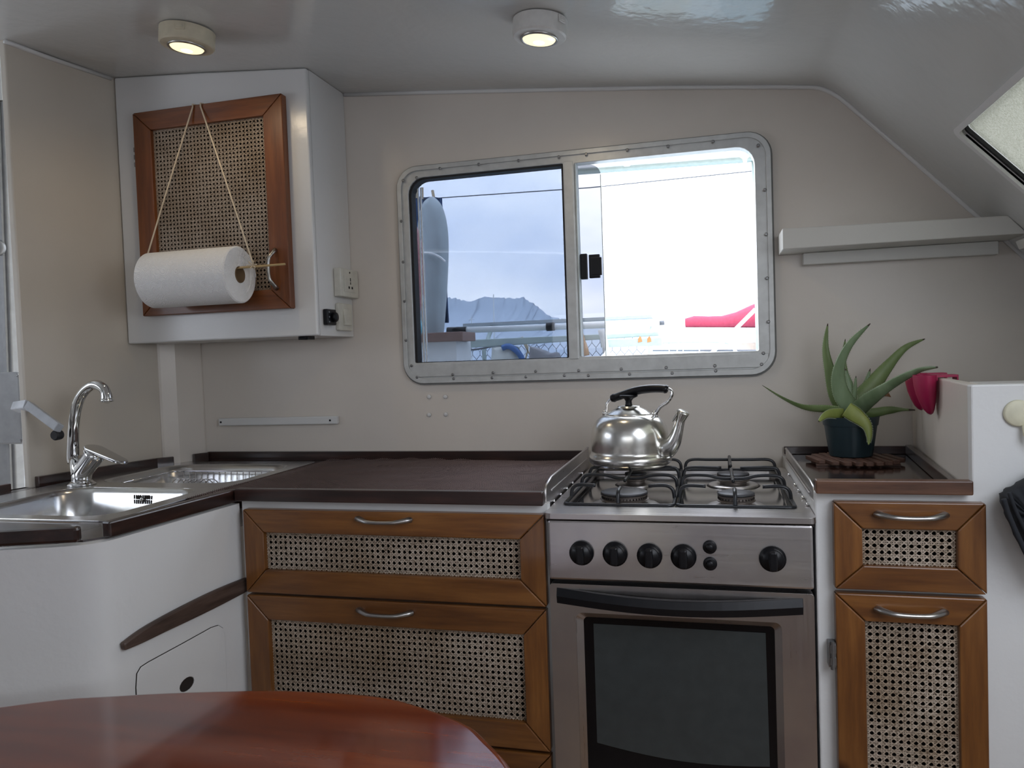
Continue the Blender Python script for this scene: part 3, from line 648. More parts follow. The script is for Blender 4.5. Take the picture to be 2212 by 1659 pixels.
# folding side guards
for sx in (-1, 1):
    x = -.310 if sx < 0 else .1675; zt = .961 if sx < 0 else .957
    g = [(1.402, .900), (1.404, .945), (1.412, .953), (1.46, zt), (1.925, zt), (1.925, .900)]
    bm = prism(B(), g, YZ, x, x + .0025); gd = fin(bm, 'side_guard', M_STX, st)
    bm = tube(B(), [(x + .001, a, b) for a, b in g[:-1]], .0026, 8); fin(bm, 'guard_rim', M_STX, gd, smooth=True)
    bm = box(B(), min(x - sx * .001, x - sx * .0045), max(x - sx * .001, x - sx * .0045), 1.45, 1.90, .935, .9385); fin(bm, 'guard_rail', M_STX, gd, bevel=.001)
    for yy in (1.46, 1.53, 1.60, 1.67, 1.80):
        bm = lathe(B(), [(.0035, 0), (.0035, .003), (.002, .005)], (x - sx * .005, yy, HZ + .0002), 10); fin(bm, 'guard_screw', M_POL, gd, smooth=True)

# ------------------------------------------------------------------ kettle
kc = Vector((-.183, 1.742, GZ + .0045)); ka = math.radians(-20); RK = Matrix.Rotation(ka, 3, 'Z')
def K(x, y, z): return kc + RK @ Vector((x, y, z))
kt = thing('kettle', kc, 'brushed steel whistling kettle with black handle on the rear left burner', 'kettle')
prof = [(.070, 0), (.080, .001), (.0905, .008), (.0935, .016), (.0925, .024), (.0885, .030), (.0872, .036), (.0875, .050), (.0872, .064), (.0852, .080), (.0800, .095), (.0715, .107), (.0600, .1145), (.0515, .1165)]
profs = [tuple(p.to_2d()) for p in spline([(a, b, 0) for a, b in prof], 3)]
bm = lathe(B(), profs, kc, 64); kb = fin(bm, 'body', M_KET, kt, smooth=True)
bm = lathe(B(), [(.0505, .1160), (.0512, .1178), (.049, .1192), (.040, .1258), (.028, .1315), (.0255, .1325), (.0255, .1355), (.008, .1358)], kc, 48); ldk = fin(bm, 'lid', M_KET, kt, smooth=True)
bm = lathe(B(), [(.009, .1355), (.0075, .140), (.0070, .147), (.0105, .152), (.020, .1565), (.0215, .159), (.019, .1605), (.004, .161)], kc, 32); fin(bm, 'knob', M_BLK, ldk, smooth=True)
ZK = lambda a, b, y: onY(1240 + a / 7.54, 820 + b / 7.54, y)
spx = [(1330, 1100, 1.722), (1420, 1120, 1.712), (1520, 1115, 1.702), (1610, 1030, 1.695), (1668, 900, 1.690), (1705, 770, 1.687), (1738, 650, 1.684), (1795, 525, 1.680)]
sp = spline([ZK(*q_) for q_ in spx], 4); rr0 = [.0235, .0235, .0225, .0175, .0135, .0112, .0100, .0125]
rs = [rr0[min(int(i / 4), 6)] + (rr0[min(int(i / 4), 6) + 1] - rr0[min(int(i / 4), 6)]) * ((i / 4) - min(int(i / 4), 6)) for i in range(len(sp))]
bm = tube(B(), sp, rs, 24, flat=(.9, 1.0)); fin(bm, 'spout', M_KET, kt, smooth=True)
bm = B(); tube(bm, [ZK(1680, 515, 1.684), ZK(1720, 505, 1.684), ZK(1765, 520, 1.684)], [.003, .0035, .0025], 8); tube(bm, [ZK(1690, 520, 1.684), ZK(1665, 580, 1.684), ZK(1625, 650, 1.684), ZK(1605, 685, 1.684)], [.002, .0045, .005, .002], 10, flat=(1.3, .5)); fin(bm, 'whistle_lever', M_PEW, kt, smooth=True)
for s in (1, -1):
    bm = lathe(B(), [(.012, 0), (.012, .0015), (.008, .004), (.003, .006)], ZK(1312, 690, 1.7185) if s > 0 else ZK(520, 640, 1.768), 20, rot=Matrix.Rotation(ka, 3, 'Z') @ Matrix.Rotation(math.radians(38 * s), 3, 'Y'))
    c = ZK(1322, 575, 1.721) if s > 0 else ZK(507, 570, 1.765); dirx = RK @ Vector((1, 0, 0)); diry = RK @ Vector((0, 1, 0))
    for off in (-.0045, .0045): tube(bm, [c + diry * off - Vector((0, 0, .008)), c + diry * off + Vector((0, 0, .004)), c + diry * off + Vector((0, 0, .009))], [.004, .0045, .003], 8, flat=(.5, 1))
    tube(bm, [c - diry * .0075 + Vector((0, 0, .003)), c + diry * .0075 + Vector((0, 0, .003))], .0022, 8)
    fin(bm, 'handle_bracket', M_POL, kt, smooth=True)
hpx = [(507, 560, 1.765), (525, 480, 1.765), (535, 400, 1.764), (590, 330, 1.762), (760, 250, 1.755), (1000, 175, 1.745), (1250, 145, 1.735), (1480, 140, 1.726), (1575, 175, 1.723), (1595, 255, 1.722), (1520, 370, 1.722), (1400, 455, 1.721), (1325, 565, 1.721)]
hp_ = spline([ZK(*q_) for q_ in hpx], 5)
bm = tube(B(), hp_, .0034, 12, flat=(1.35, .9)); hd_ = fin(bm, 'handle', M_POL, kt, smooth=True)
gp = spline([ZK(*q_) for q_ in [(600, 310, 1.7615), (680, 290, 1.759), (840, 235, 1.752), (1000, 185, 1.745), (1170, 155, 1.738), (1340, 145, 1.731), (1470, 152, 1.727), (1530, 170, 1.725)]], 5)
ng = len(gp); bm = tube(B(), gp, [.0078 + .0022 * math.sin(PI * k / (ng - 1)) ** .5 + (.0012 if k in (3, 4, ng - 5, ng - 4) else 0) if 0 < k < ng - 1 else .0055 for k in range(ng)], 16, flat=(1.15, .95)); fin(bm, 'grip', M_BLK, hd_, smooth=True)

# ------------------------------------------------------------------ upper cabinet, door, roll, switches
UF = 1.79
uc = thing('wall_cabinet', (-1.27, 1.79, 1.27), 'white painted wall cabinet hanging in the left corner with cane door', 'cabinet')
xl, xr_, zb = -1.566, -.983, 1.272
bm = plate(B(), [(xl, zb), (xr_, zb), (xr_, ceilz(xr_) - .001), (-1.3, ceilz(-1.3) - .001), (xl, ceilz(xl) - .001)], [[(-1.455, 1.38), (-1.085, 1.38), (-1.085, 1.855), (-1.455, 1.855)]], XZ, UF, UF + .016)
fin(bm, 'face_panel', M_WHITE, uc, bevel=.004)
bm = prism(B(), [(UF + .0165, zb), (1.998, zb), (1.998, ceilz(xr_) - .001), (UF + .0165, ceilz(xr_) - .001)], YZ, xr_ - .016, xr_ - .0005); fin(bm, 'side_panel', M_WHITE, uc)
bm = prism(B(), [(xl + .01, UF + .0165), (xr_ - .017, UF + .0165), (xr_ - .017, 1.998), (-1.512, 1.998)], XY, zb, zb + .015); fin(bm, 'bottom_panel', M_WHITE, uc)
YU = 1.766
ud = cane_drawer(-1.493, -1.042, 1.344, 1.891, (-1.439, -1.098, 1.395, 1.841), 0, 0, 0, uc, name='door', dt=.0235, mx=M_UX, mz=M_UZ, y=YU, pitch=.0107, depth=.17, hdl=False)
# vertical bow handle
pth = []; rd = []
for i in range(15):
    t = i / 14; s = math.sin(PI * t); pth.append((-1.077 - .010 * s, YU - .003 - .022 * min(1, 1.6 * s), 1.395 + .101 * t)); rd.append(.0042 + .002 * abs(2 * t - 1) ** 3)
fin(tube(B(), pth, rd, 10), 'handle', M_PEW, ud, smooth=True)
bm = B()
for zz in (1.758, 1.778, 1.798): box(bm, -1.507, -1.4935, UF - .010, UF - .0005, zz - .006, zz + .006)
tube(bm, [(-1.499, UF - .008, 1.748), (-1.499, UF - .008, 1.808)], .003, 8); fin(bm, 'hinge', M_SCREW, ud)

YR = 1.688; RZ = 1.428
hg = thing('roll_hanger', (-1.24, YR, RZ), 'bamboo stick hung on white cotton string over the cane door', 'hanger')
bm = tube(B(), [(-1.442, YR, RZ + .015), (-1.006, YR - .001, RZ + .018)], .0028, 8); fin(bm, 'stick', M_DOW, hg, smooth=True)
tl = onY(416, 226, YU - .003); trr = onY(433, 225, YU - .003)
for a, b_ in ((tl, Vector((-1.428, YR + .004, RZ + .017))), (trr, Vector((-1.094, YR + .002, RZ + .017)))):
    mid = (a + b_) / 2
    bm = tube(B(), [Vector((a.x, YU + .022, a.z + .001)), Vector((a.x, YU + .01, 1.8935)), Vector((a.x, YU - .003, 1.8915)), a + Vector((0, -.0, -.006)), mid, b_, b_ + Vector((0, 0, -.006))], .0022, 6); fin(bm, 'string', M_STR, hg, smooth=True)
bm = B()
for k in range(6): a = k * 1.1; tube(bm, [Vector((-1.096, YR - .001, RZ + .020)), Vector((-1.096 + .014 * math.cos(a), YR - .006, RZ + .022 + .010 * math.sin(a)))], .0018, 5)
fin(bm, 'knot', M_STR, hg)
pr = thing('paper_towel_roll', (-1.29, YR, RZ), 'white embossed paper towel roll hanging in front of the cane door', 'paper roll')
bm = B(); xa, xb, R0, R1 = -1.392, -1.133, .069, .0205; sg = 48
rings = []
for x, r in ((xa, R1), (xa, R0 - .003), (xa + .003, R0), (xa + .1, R0), (xb - .1, R0), (xb - .003, R0), (xb, R0 - .003), (xb, R0 - .022), (xb - .0012, R0 - .0225), (xb - .0012, R1)):
    rings.append([bm.verts.new((x, YR + r * math.cos(2 * PI * k / sg), RZ + r * math.sin(2 * PI * k / sg) * 1.03)) for k in range(sg)])
for i in range(len(rings)):
    for k in range(sg): j = (k + 1) % sg; ii = (i + 1) % len(rings); bm.faces.new([rings[i][k], rings[i][j], rings[ii][j], rings[ii][k]])
o = fin(bm, 'roll', M_PAPER, pr, smooth=True); md = o.modifiers.new('b', 'EDGE_SPLIT'); md.split_angle = math.radians(40)
bm = B()
for rr_, in ((.0203,), (.0188,)):
    pass
r_o, r_i = .0204, .0186
rgs = [[bm.verts.new((x, YR + r * math.cos(2 * PI * k / 24), RZ + r * math.sin(2 * PI * k / 24))) for k in range(24)] for x, r in ((xa + .001, r_o), (xb + .0005, r_o), (xb + .0005, r_i), (xa + .001, r_i))]
for i in range(4):
    for k in range(24): j = (k + 1) % 24; ii = (i + 1) % 4; bm.faces.new([rgs[i][k], rgs[i][j], rgs[ii][j], rgs[ii][k]])
fin(bm, 'cardboard_core', M_CARD, pr, smooth=True)
# loose outer sheet end curling off the roll
bm = B(); shp = [(YR + (R0 + .0015 + .005 * max(0, t - .5)) * math.cos(a), RZ + (R0 + .0015 + .005 * max(0, t - .5)) * 1.03 * math.sin(a)) for t, a in [(k / 12, math.radians(60 + 50 * (1 - k / 12) - 60)) for k in range(13)]]
vs1 = [bm.verts.new((xa + .012, y, z)) for y, z in shp]; vs2 = [bm.verts.new((xb - .002, y, z)) for y, z in shp]
for k in range(12): bm.faces.new([vs1[k], vs1[k + 1], vs2[k + 1], vs2[k]])
o = fin(bm, 'loose_sheet', M_PAPER, pr, smooth=True); sdm = o.modifiers.new('s', 'SOLIDIFY'); sdm.thickness = .0006

XS = xr_
so = thing('power_socket', (XS, 1.945, 1.417), 'off-white universal power socket on the cabinet side', 'socket')
bm = box(B(), XS, XS + .022, 1.890, 1.996, 1.379, 1.456); sb = fin(bm, 'box', M_PLAST, so, bevel=.003)
bm = box(B(), XS + .0222, XS + .0235, 1.908, 1.98, 1.393, 1.437); fc_ = fin(bm, 'face_plate', M_PLAST, so, bevel=.0006)
bm = B(); X_ = XS + .0234
box(bm, X_, X_ + .0006, 1.942, 1.946, 1.423, 1.432); box(bm, X_, X_ + .0006, 1.942, 1.946, 1.414, 1.4205); box(bm, X_, X_ + .0006, 1.931, 1.939, 1.402, 1.4085); box(bm, X_, X_ + .0006, 1.949, 1.957, 1.402, 1.4085)
fin(bm, 'pin_holes', M_RUB, fc_)
fin(lathe(B(), [(.0025, 0), (.0025, .0008)], (XS + .0221, 1.944, 1.447), 10, 'x'), 'indicator', M_RUB, so)
sw = thing('light_switch', (XS, 1.93, 1.324), 'off-white rocker light switch below the power socket', 'switch')
bm = prism(B(), rrect(1.893, 1.975, 1.287, 1.362, .006), YZ, XS, XS + .010); fin(bm, 'plate', M_PLAST, sw, bevel=.002)
bm = B(); prism(bm, [(1.918, 1.302), (1.955, 1.302), (1.955, 1.347), (1.918, 1.347)], lambda a, b, d: (XS + (.0102 if d == 0 else .0125 + (1.347 - b) * .10), a, b), 0, 1); fin(bm, 'rocker', M_PLAST, sw, bevel=.0006)
ks = thing('rotary_dimmer', (XS, 1.85, 1.32), 'small black square gadget with round dial on the cabinet side', 'dimmer')
bm = box(B(), XS, XS + .014, 1.823, 1.872, 1.300, 1.342); fin(bm, 'box', M_BLK, ks, bevel=.003)
fin(lathe(B(), [(.013, 0), (.013, .008), (.011, .010)], (XS + .014, 1.855, 1.321), 24, 'x'), 'dial', M_BLK, ks, smooth=True)
for zz in (1.308, 1.321, 1.334): fin(lathe(B(), [(.0025, 0), (.002, .001)], (XS + .014, 1.832, zz), 10, 'x'), 'lamp_dot', plain('grey_dot', (.2, .22, .24), .4) if zz < 1.31 else bpy.data.materials['grey_dot'], ks)
bm = B(); box(bm, -1.045, -1.016, 1.80, 1.835, zb - .009, zb - .0003); tube(bm, [(-1.04, 1.80, zb - .005), (-1.018, 1.80, zb - .006)], .004, 8)
tag(fin(bm, 'magnet_catch', M_BLK, bevel=.001), 'tiny black catch under the wall cabinet corner', 'catch')

# ------------------------------------------------------------------ window
wn = bpy.data.objects.new('window_1', None); COL.objects.link(wn); wn.location = (-.34, 2.0, 1.43); wn['kind'] = 'structure'
hl = rrect(-.797, -.362, 1.191, 1.700, (0.004, .004, .004, .045)); hr = rrect(-.333, .116, 1.193, 1.697, (.004, .004, .045, .004))
bm = plate(B(), rrect(-.826, .152, 1.136, 1.728, .055, 8), [hl, hr], XZ, 1.990, 2.022); fin(bm, 'window_frame', M_ALU, wn, bevel=.0015)
bm = plate(B(), rrect(-.828, .154, 1.134, 1.730, .057, 8), [rrect(-.816, .142, 1.148, 1.718, .047, 8)], XZ, 1.984, 1.9895); fin(bm, 'outer_trim', M_ALU, wn, bevel=.001)
bm = plate(B(), rrect(-.832, .158, 1.129, 1.733, .06, 8), [rrect(-.815, .141, 1.149, 1.717, .046, 8)], XZ, 1.992, 1.9995); fin(bm, 'sealant', plain('grey_sealant', (.22, .22, .21), .7), wn)
box(bm := B(), -.812, .138, 1.9855, 1.9895, 1.152, 1.186); fin(bm, 'sill_plate', M_ALU, wn, bevel=.001)
box(bm := B(), -.359, -.336, 1.986, 1.9895, 1.188, 1.703); fin(bm, 'mullion', M_ALU, wn, bevel=.001)
# black seal round the fixed pane
hi = rrect(-.789, -.367, 1.185, 1.694, (0.002, .002, .002, .042))
bm = plate(B(), hl, [rrect(-.790, -.3675, 1.193, 1.695, (.002, .002, .002, .042))], XZ, 1.996, 2.028); fin(bm, 'black_seal', M_RUB, wn)
bm = box(B(), -.800, -.355, 2.032, 2.036, 1.185, 1.705); fin(bm, 'fixed_pane', M_G_FIX, wn)
bm = prism(B(), rrect(-.79, -.268, 1.188, 1.698, (.002, .03, .03, .002)), XZ, 2.0235, 2.0265); sl = fin(bm, 'sliding_pane', M_G_SLD, wn)
bm = box(B(), -.2695, -.2675, 2.0225, 2.0275, 1.19, 1.67); fin(bm, 'pane_edge', plain('glass_edge_green', (.45, .52, .5), .3), sl)
for xx in (-.783, -.775): fin(box(B(), xx, xx + .0025, 2.0225, 2.031, 1.192, 1.68), 'pane_edge', plain('white_edge', (.8, .82, .82), .4) if xx < -.78 else bpy.data.materials['white_edge'], sl)
bm = B(); box(bm, -.327, -.309, 2.008, 2.0225, 1.397, 1.464); box(bm, -.305, -.276, 2.012, 2.0225, 1.399, 1.461); box(bm, -.300, -.270, 2.004, 2.012, 1.405, 1.452); fin(bm, 'latch', M_BLK, sl, bevel=.002)
bm = box(B(), -.332, -.3285, 1.992, 2.03, 1.194, 1.697)
fin(bm, 'brush_strip', plain('pale_brush', (.55, .6, .6), .8), wn)
scr = [(865, 568), (871, 566), (900, 384), (950, 364), (1034, 355), (1120, 347), (1207, 339), (1266, 333), (1355, 324), (1443, 316), (1540, 306), (1638, 314), (1652, 410), (1655, 506), (1657, 601), (1660, 695), (1649, 763), (1645, 787), (1546, 801), (1452, 806), (1360, 808), (1271, 811), (1219, 811), (1136, 814), (1063, 816), (980, 818), (901, 815), (889, 790), (978, 809), (1065, 805), (1157, 802), (1250, 800), (1342, 797), (1439, 794), (1544, 790), (867, 478), (874, 651), (877, 735), (871, 390)]
for u, v in scr[1:]:
    p = onY(u, v, 1.9845); s = screwhead('screw', p.x, p.z, 1.9845, .0042, M_SCREW, wn)

# small things on the wall
bt = thing('wall_batten', (-1.235, 1.998, 1.035), 'narrow white batten screwed to the wall above the back counter', 'batten')
bm = prism(B(), [(-1.431, 1.023), (-1.04, 1.024), (-1.04, 1.047), (-1.431, 1.045)], XZ, 1.985, 1.9995); fin(bm, 'board', M_WHITE, bt, bevel=.003)
for x, z in ((-1.422, 1.034), (-1.062, 1.035)): screwhead('screw', x, z, 1.9848, .003, M_RUB, bt)
for k, (u, v) in enumerate(((927, 857), (962, 857), (927, 896), (963, 895))):
    p = onY(u, v, 1.999); o = fin(lathe(B(), [(.0065, 0), (.006, .003), (.003, .0045)], (p.x, 1.9995, p.z), 16, 'y'), 'screw_cap', M_WHITE, smooth=True)
    tag(o, ('upper left', 'upper right', 'lower left', 'lower right')[k] + ' white screw cap of four on the wall below the window', 'screw cap', 'screw caps on the wall')
for pts_, nm in (([(1898, 838), (1908, 835), (1920, 838), (1912, 842), (1902, 845)], 0), ([(1905, 852), (1918, 845), (1925, 858), (1914, 856), (1903, 858), (1897, 855)], 1)):
    q = [onY(u, v, 1.9995) for u, v in pts_]; bm = prism(B(), [(p.x, p.z) for p in q], XZ, 1.9990, 1.9996)
    tag(fin(bm, 'paint_chip', plain('rust_brown_glue', (.28, .14, .07), .8) if nm == 0 else bpy.data.materials['rust_brown_glue']), ('upper', 'lower')[nm] + ' brown glue mark on the wall behind the aloe', 'mark')

# wall shelf
sh = thing('wall_shelf', (.4, 1.93, 1.42), 'white boxed shelf on the back wall right of the window', 'shelf')
bm = prism(B(), [(.167, 1.425), (.664, 1.425), (.627, 1.466), (.167, 1.473)], XZ, 1.875, 1.9995); fin(bm, 'shelf_box', M_SHELF, sh, bevel=.002)
bm = prism(B(), [(.222, 1.396), (.640, 1.394), (.640, 1.4245), (.222, 1.4245)], XZ, 1.972, 1.9995); fin(bm, 'cleat', M_SHELF, sh, bevel=.002)
bm = prism(B(), [(.652, 1.398), (.80, 1.398), (.80, 1.30), (.69, 1.40)] if 0 else [(.648, 1.412), (.668, 1.422), (.680, 1.405), (.672, 1.392), (.655, 1.394)], XZ, 1.3, 1.90)
tag(fin(bm, 'side_ledge', M_SHELF, bevel=.002), 'white ledge running towards the viewer under the shelf right end', 'ledge')

# ceiling lamps
for k, (u, v, hm, lab, r) in enumerate(((405, 66, M_LAMP, 'round cream ceiling lamp at left, lit, with a switch on its rim', .060), (1167, 44, M_LAMPW, 'round white ceiling lamp above the window, lit', .056))):
    z = 1.97 if k == 0 else 1.89
    for _ in range(6): p = onZ(u, v, z); z = ceilz(p.x) - .001
    # centre of the housing top
    lp = thing('ceiling_lamp', (p.x, p.y, z), lab, 'lamp', 'ceiling lamps')
    rot = Matrix.Rotation(math.radians(5.5), 3, 'Y')
    h_ = -.036
    bm = lathe(B(), [(r, -.001), (r, h_ + .003), (r - .003, h_), (r * .66, h_ - .001), (r * .66, h_ + .002)], (p.x, p.y, z), 48, rot=rot); ho = fin(bm, 'housing', hm, lp, smooth=True)
    md = ho.modifiers.new('b', 'EDGE_SPLIT'); md.split_angle = math.radians(35)
    bm = lathe(B(), [(r * .70, h_ - .0005), (r * .70, h_ - .004), (r * .64, h_ - .005), (r * .60, h_ - .002)], (p.x, p.y, z), 40, cap0=False, cap1=False, rot=rot); fin(bm, 'bezel', M_PEW, lp, smooth=True)
    bm = lathe(B(), [(r * .63, h_ - .001), (r * .58, h_ - .005), (r * .3, h_ - .009), (r * .04, h_ - .010)], (p.x, p.y, z), 40, rot=rot); ln_ = fin(bm, 'lens', M_LENS, lp, smooth=True)
    bm = lathe(B(), [(r * .26, h_ - .0085), (r * .15, h_ - .0105), (r * .03, h_ - .011)], (p.x, p.y, z), 24, rot=rot); fin(bm, 'bulb_glow', M_BULB, ln_, smooth=True)
    an = math.radians(-68 if k == 0 else -28)
    cc = Vector((p.x + r * math.cos(an), p.y + r * math.sin(an), z - .014)); R_ = Matrix.Rotation(an, 3, 'Z')
    bm = box(B(), cc.x - .001, cc.x + .0025, cc.y - .010, cc.y + .010, cc.z - .008, cc.z + .006, rot=R_, piv=cc); swt = fin(bm, 'switch', hm, lp, bevel=.001)
    bm = box(B(), cc.x + .0025, cc.x + .0045, cc.y - .006, cc.y + .006, cc.z - .005, cc.z + .003, rot=R_, piv=cc); fin(bm, 'switch_rocker', hm, swt, bevel=.001)
    ld_ = bpy.data.lights.new('lamp_glow', 'SPOT'); ld_.energy = 1.4; ld_.color = (1, .80, .54); ld_.spot_size = math.radians(178); ld_.spot_blend = .6; ld_.shadow_soft_size = .03
    lo = bpy.data.objects.new('lamp_glow', ld_); COL.objects.link(lo); lo.location = (p.x, p.y, z - .055)

# ------------------------------------------------------------------ aloe, pot, trivet
tv = thing('wooden_trivet', (.30, 1.84, .936), 'slatted brown wooden trivet under the aloe pot', 'trivet')
PC = Vector((.302, 1.862, .9485))
R_t = .100; tc_ = Vector((.305, 1.842))
for k in range(9):
    xx = -.088 + k * .022; half = math.sqrt(max(.0008, R_t ** 2 - xx ** 2)) * .92
    bm = prism(B(), rrect(xx - .0085, xx + .0085, -half, half, .003, 2), lambda a, b, d: (tc_.x + a * math.cos(.35) - b * math.sin(.35) * .6, tc_.y + b * math.cos(.35) + a * math.sin(.35) * .4, d), .9395, .9485)
    fin(bm, 'slat', M_TRIV, tv, bevel=.0015)
for s in (-.045, .045):
    bm = box(B(), tc_.x - .085, tc_.x + .085, tc_.y + s - .006, tc_.y + s + .006, .9355, .9393); fin(bm, 'cross_bar', M_TRIV, tv)
al = thing('potted_aloe', PC, 'aloe plant in a dark green plastic pot right of the stove', 'plant')
bm = lathe(B(), [(.043, 0), (.0455, .002), (.0555, .070), (.0575, .0705), (.0605, .089), (.0605, .0905), (.0575, .0905), (.0545, .072)], PC, 48, cap1=False); fin(bm, 'pot', M_POT, al, smooth=True).modifiers.new('b', 'EDGE_SPLIT').split_angle = math.radians(40)
fin(lathe(B(), [(.0545, .074), (.030, .080), (.01, .082)], PC, 32), 'soil', M_SOIL, al, smooth=True)
def leaf(px, ys, ws, mat=M_LEAF, teeth=True, tip=False, roll=0.0, thick=.42):
    """px: centre line seen in the photo from base to tip, ys: real depth along it, ws: width"""
    n0 = len(px); P = [onY(u, v, ys[0] + (ys[1] - ys[0]) * (i / (n0 - 1))) for i, (u, v) in enumerate(px)]
    P = spline(P, 6); n = len(P); bm = B(); sg_ = 10; rings = []
    for i in range(n):
        t = i / (n - 1); tg = (P[min(i + 1, n - 1)] - P[max(i - 1, 0)]).normalized()
        vw = (P[i] - CAM).normalized(); side = tg.cross(Vector((0, 1, 0)) if roll == 0 else Vector((math.sin(roll), math.cos(roll), .3 * math.sin(roll)))).normalized(); nn = side.cross(tg).normalized()
        q = t * (len(ws) - 1); a = int(min(q, len(ws) - 2)); wv = (ws[a] + (ws[a + 1] - ws[a]) * (q - a)) / 2
        ring = []
        for k in range(sg_):
            an = 2 * PI * k / sg_; cx__ = math.cos(an) * wv; cy__ = math.sin(an) * wv * thick * (1.0 if math.sin(an) < 0 else .35) + wv * .22 * math.cos(an) ** 2 * -1
            ring.append(bm.verts.new(P[i] + side * cx__ + nn * -cy__))
        rings.append((ring, side, wv))
    for i in range(n - 1):
        for k in range(sg_):
            j = (k + 1) % sg_; f = bm.faces.new([rings[i][0][k], rings[i][0][j], rings[i + 1][0][j], rings[i + 1][0][k]])
            f.material_index = 1 if (tip and i > n * .8) or i >= n - 2 else 0
    bm.faces.new(rings[0][0][::-1]); bm.faces.new(rings[-1][0])
    o = fin(bm, 'leaf', [mat, M_TIP], al, smooth=True)
    if teeth:
        bm = B()
        for s in (0, sg_ // 2):
            L_ = 0
            for i in range(1, int((n - 1) * .93)):
                a = rings_pos[i] if 0 else None
            for i in range(2, int(n * .9)):
                pa = P[i]; sd_ = rings[i][1] * (1 if s == 0 else -1); wv = rings[i][2]
                for sub in (0, .5):
                    c = pa + (P[i + 1] - pa) * sub + sd_ * wv * .97 if i + 1 < n else pa
                    tgv = (P[min(i + 1, n - 1)] - pa).normalized() * .0009
                    v0 = bm.verts.new(c - tgv); v1 = bm.verts.new(c + tgv); v2 = bm.verts.new(c + sd_ * .0022 + tgv * .8); v3 = bm.verts.new(c + Vector((0, -.0008, 0)))
                    bm.faces.new((v0, v1, v2)); bm.faces.new((v0, v3, v2)); bm.faces.new((v1, v3, v2))
        fin(bm, 'teeth', M_SPINE, o, kind='stuff')
    return o
BY = 1.862
leaf([(1838, 893), (1808, 860), (1792, 800), (1783, 750), (1788, 699)], (BY + .01, BY + .04), [.030, .036, .028, .019, .012, .002], M_LEAF, roll=.3)
leaf([(1850, 895), (1818, 850), (1812, 800), (1835, 745), (1880, 699)], (BY - .01, BY - .05), [.040, .038, .030, .020, .014, .002], M_LEAFB)
leaf([(1835, 880), (1828, 830), (1822, 780), (1826, 732)], (BY + .02, BY + .06), [.030, .034, .016, .010, .001], M_LEAF)
leaf([(1838, 885), (1835, 845), (1825, 795)], (BY, BY + .01), [.034, .030, .020, .002], M_LEAFB)
leaf([(1840, 885), (1846, 850), (1849, 812)], (BY, BY), [.016, .013, .008, .001], M_LEAFB)
leaf([(1838, 885), (1872, 850), (1915, 795), (1955, 752), (1998, 732)], (BY + .01, BY + .05), [.050, .048, .034, .020, .012, .002], M_LEAF)
leaf([(1845, 888), (1865, 850), (1880, 796)], (BY + .02, BY + .03), [.044, .040, .014, .001], M_LEAFB)
leaf([(1850, 888), (1885, 858), (1935, 825), (1985, 800), (2026, 793)], (BY - .01, 1.64), [.038, .034, .022, .016, .009, .003], M_LEAFB)
leaf([(1835, 890), (1790, 885), (1735, 880), (1690, 860), (1646, 832)], (BY, BY - .05), [.020, .024, .020, .014, .008, .001], M_LEAF, roll=.9)
leaf([(1840, 890), (1880, 893), (1915, 887), (1945, 885), (1977, 886)], (BY, BY - .03), [.030, .024, .020, .016, .006, .003], M_LEAFY if 0 else M_LEAF, tip=True, roll=.7)
leaf([(1828, 884), (1850, 898), (1872, 918), (1878, 942), (1876, 962)], (BY - .060, BY - .084), [.034, .034, .026, .016, .009, .002], M_LEAFY)
leaf([(1822, 895), (1800, 893), (1783, 897), (1768, 911)], (BY - .04, BY - .08), [.026, .022, .018, .012, .003], M_LEAFY)

# ------------------------------------------------------------------ magenta cups hooked over the divider
for k, (yy, dxx) in enumerate(((1.675, 0), (1.785, .0))):
    xw = .409 + (yy - 1.407) * .088
    cu = thing('hanging_cup', (xw, yy, 1.13), ('front magenta silicone cup hooked over the white divider', 'rear magenta silicone cup hooked over the white divider, behind the first')[k], 'cup', 'magenta cups on the divider')
    rt_ = .0205; ry_ = .034; bm = B(); rings = []; ztop = 1.1345
    lv = [(1, 0, 0), (.99, -.008, 0), (.94, -.022, .0005), (.85, -.038, .002), (.68, -.055, .0045), (.46, -.069, .0070), (.24, -.0765, .0090), (.05, -.079, .0100)]
    for s, dz, ox in lv: rings.append([bm.verts.new((xw - rt_ - .002 + ox + rt_ * s * math.cos(2 * PI * j / 28), yy + ry_ * s * math.sin(2 * PI * j / 28), ztop + dz)) for j in range(28)])
    for s, dz, ox in reversed(lv[:-1]): rings.append([bm.verts.new((xw - rt_ - .002 + ox + (rt_ * s - .0022) * math.cos(2 * PI * j / 28), yy + (ry_ * s - .0022) * math.sin(2 * PI * j / 28), ztop + dz + (.0 if dz == 0 else .001))) for j in range(28)])
    for i in range(len(rings) - 1):
        for j in range(28): jj = (j + 1) % 28; bm.faces.new([rings[i][j], rings[i][jj], rings[i + 1][jj], rings[i + 1][j]])
    fin(bm, 'cup_body', M_PINK, cu, smooth=True)
    bm = prism(B(), [(xw - .008, ztop), (xw + .034, ztop), (xw + .034, ztop - .020), (xw + .031, ztop - .020), (xw + .031, 1.1295), (xw - .0025, 1.1295), (xw - .0025, ztop - .012), (xw - .008, ztop - .012)], XZ, yy - .016, yy + .016); fin(bm, 'hook', M_PINK, cu, bevel=.001)

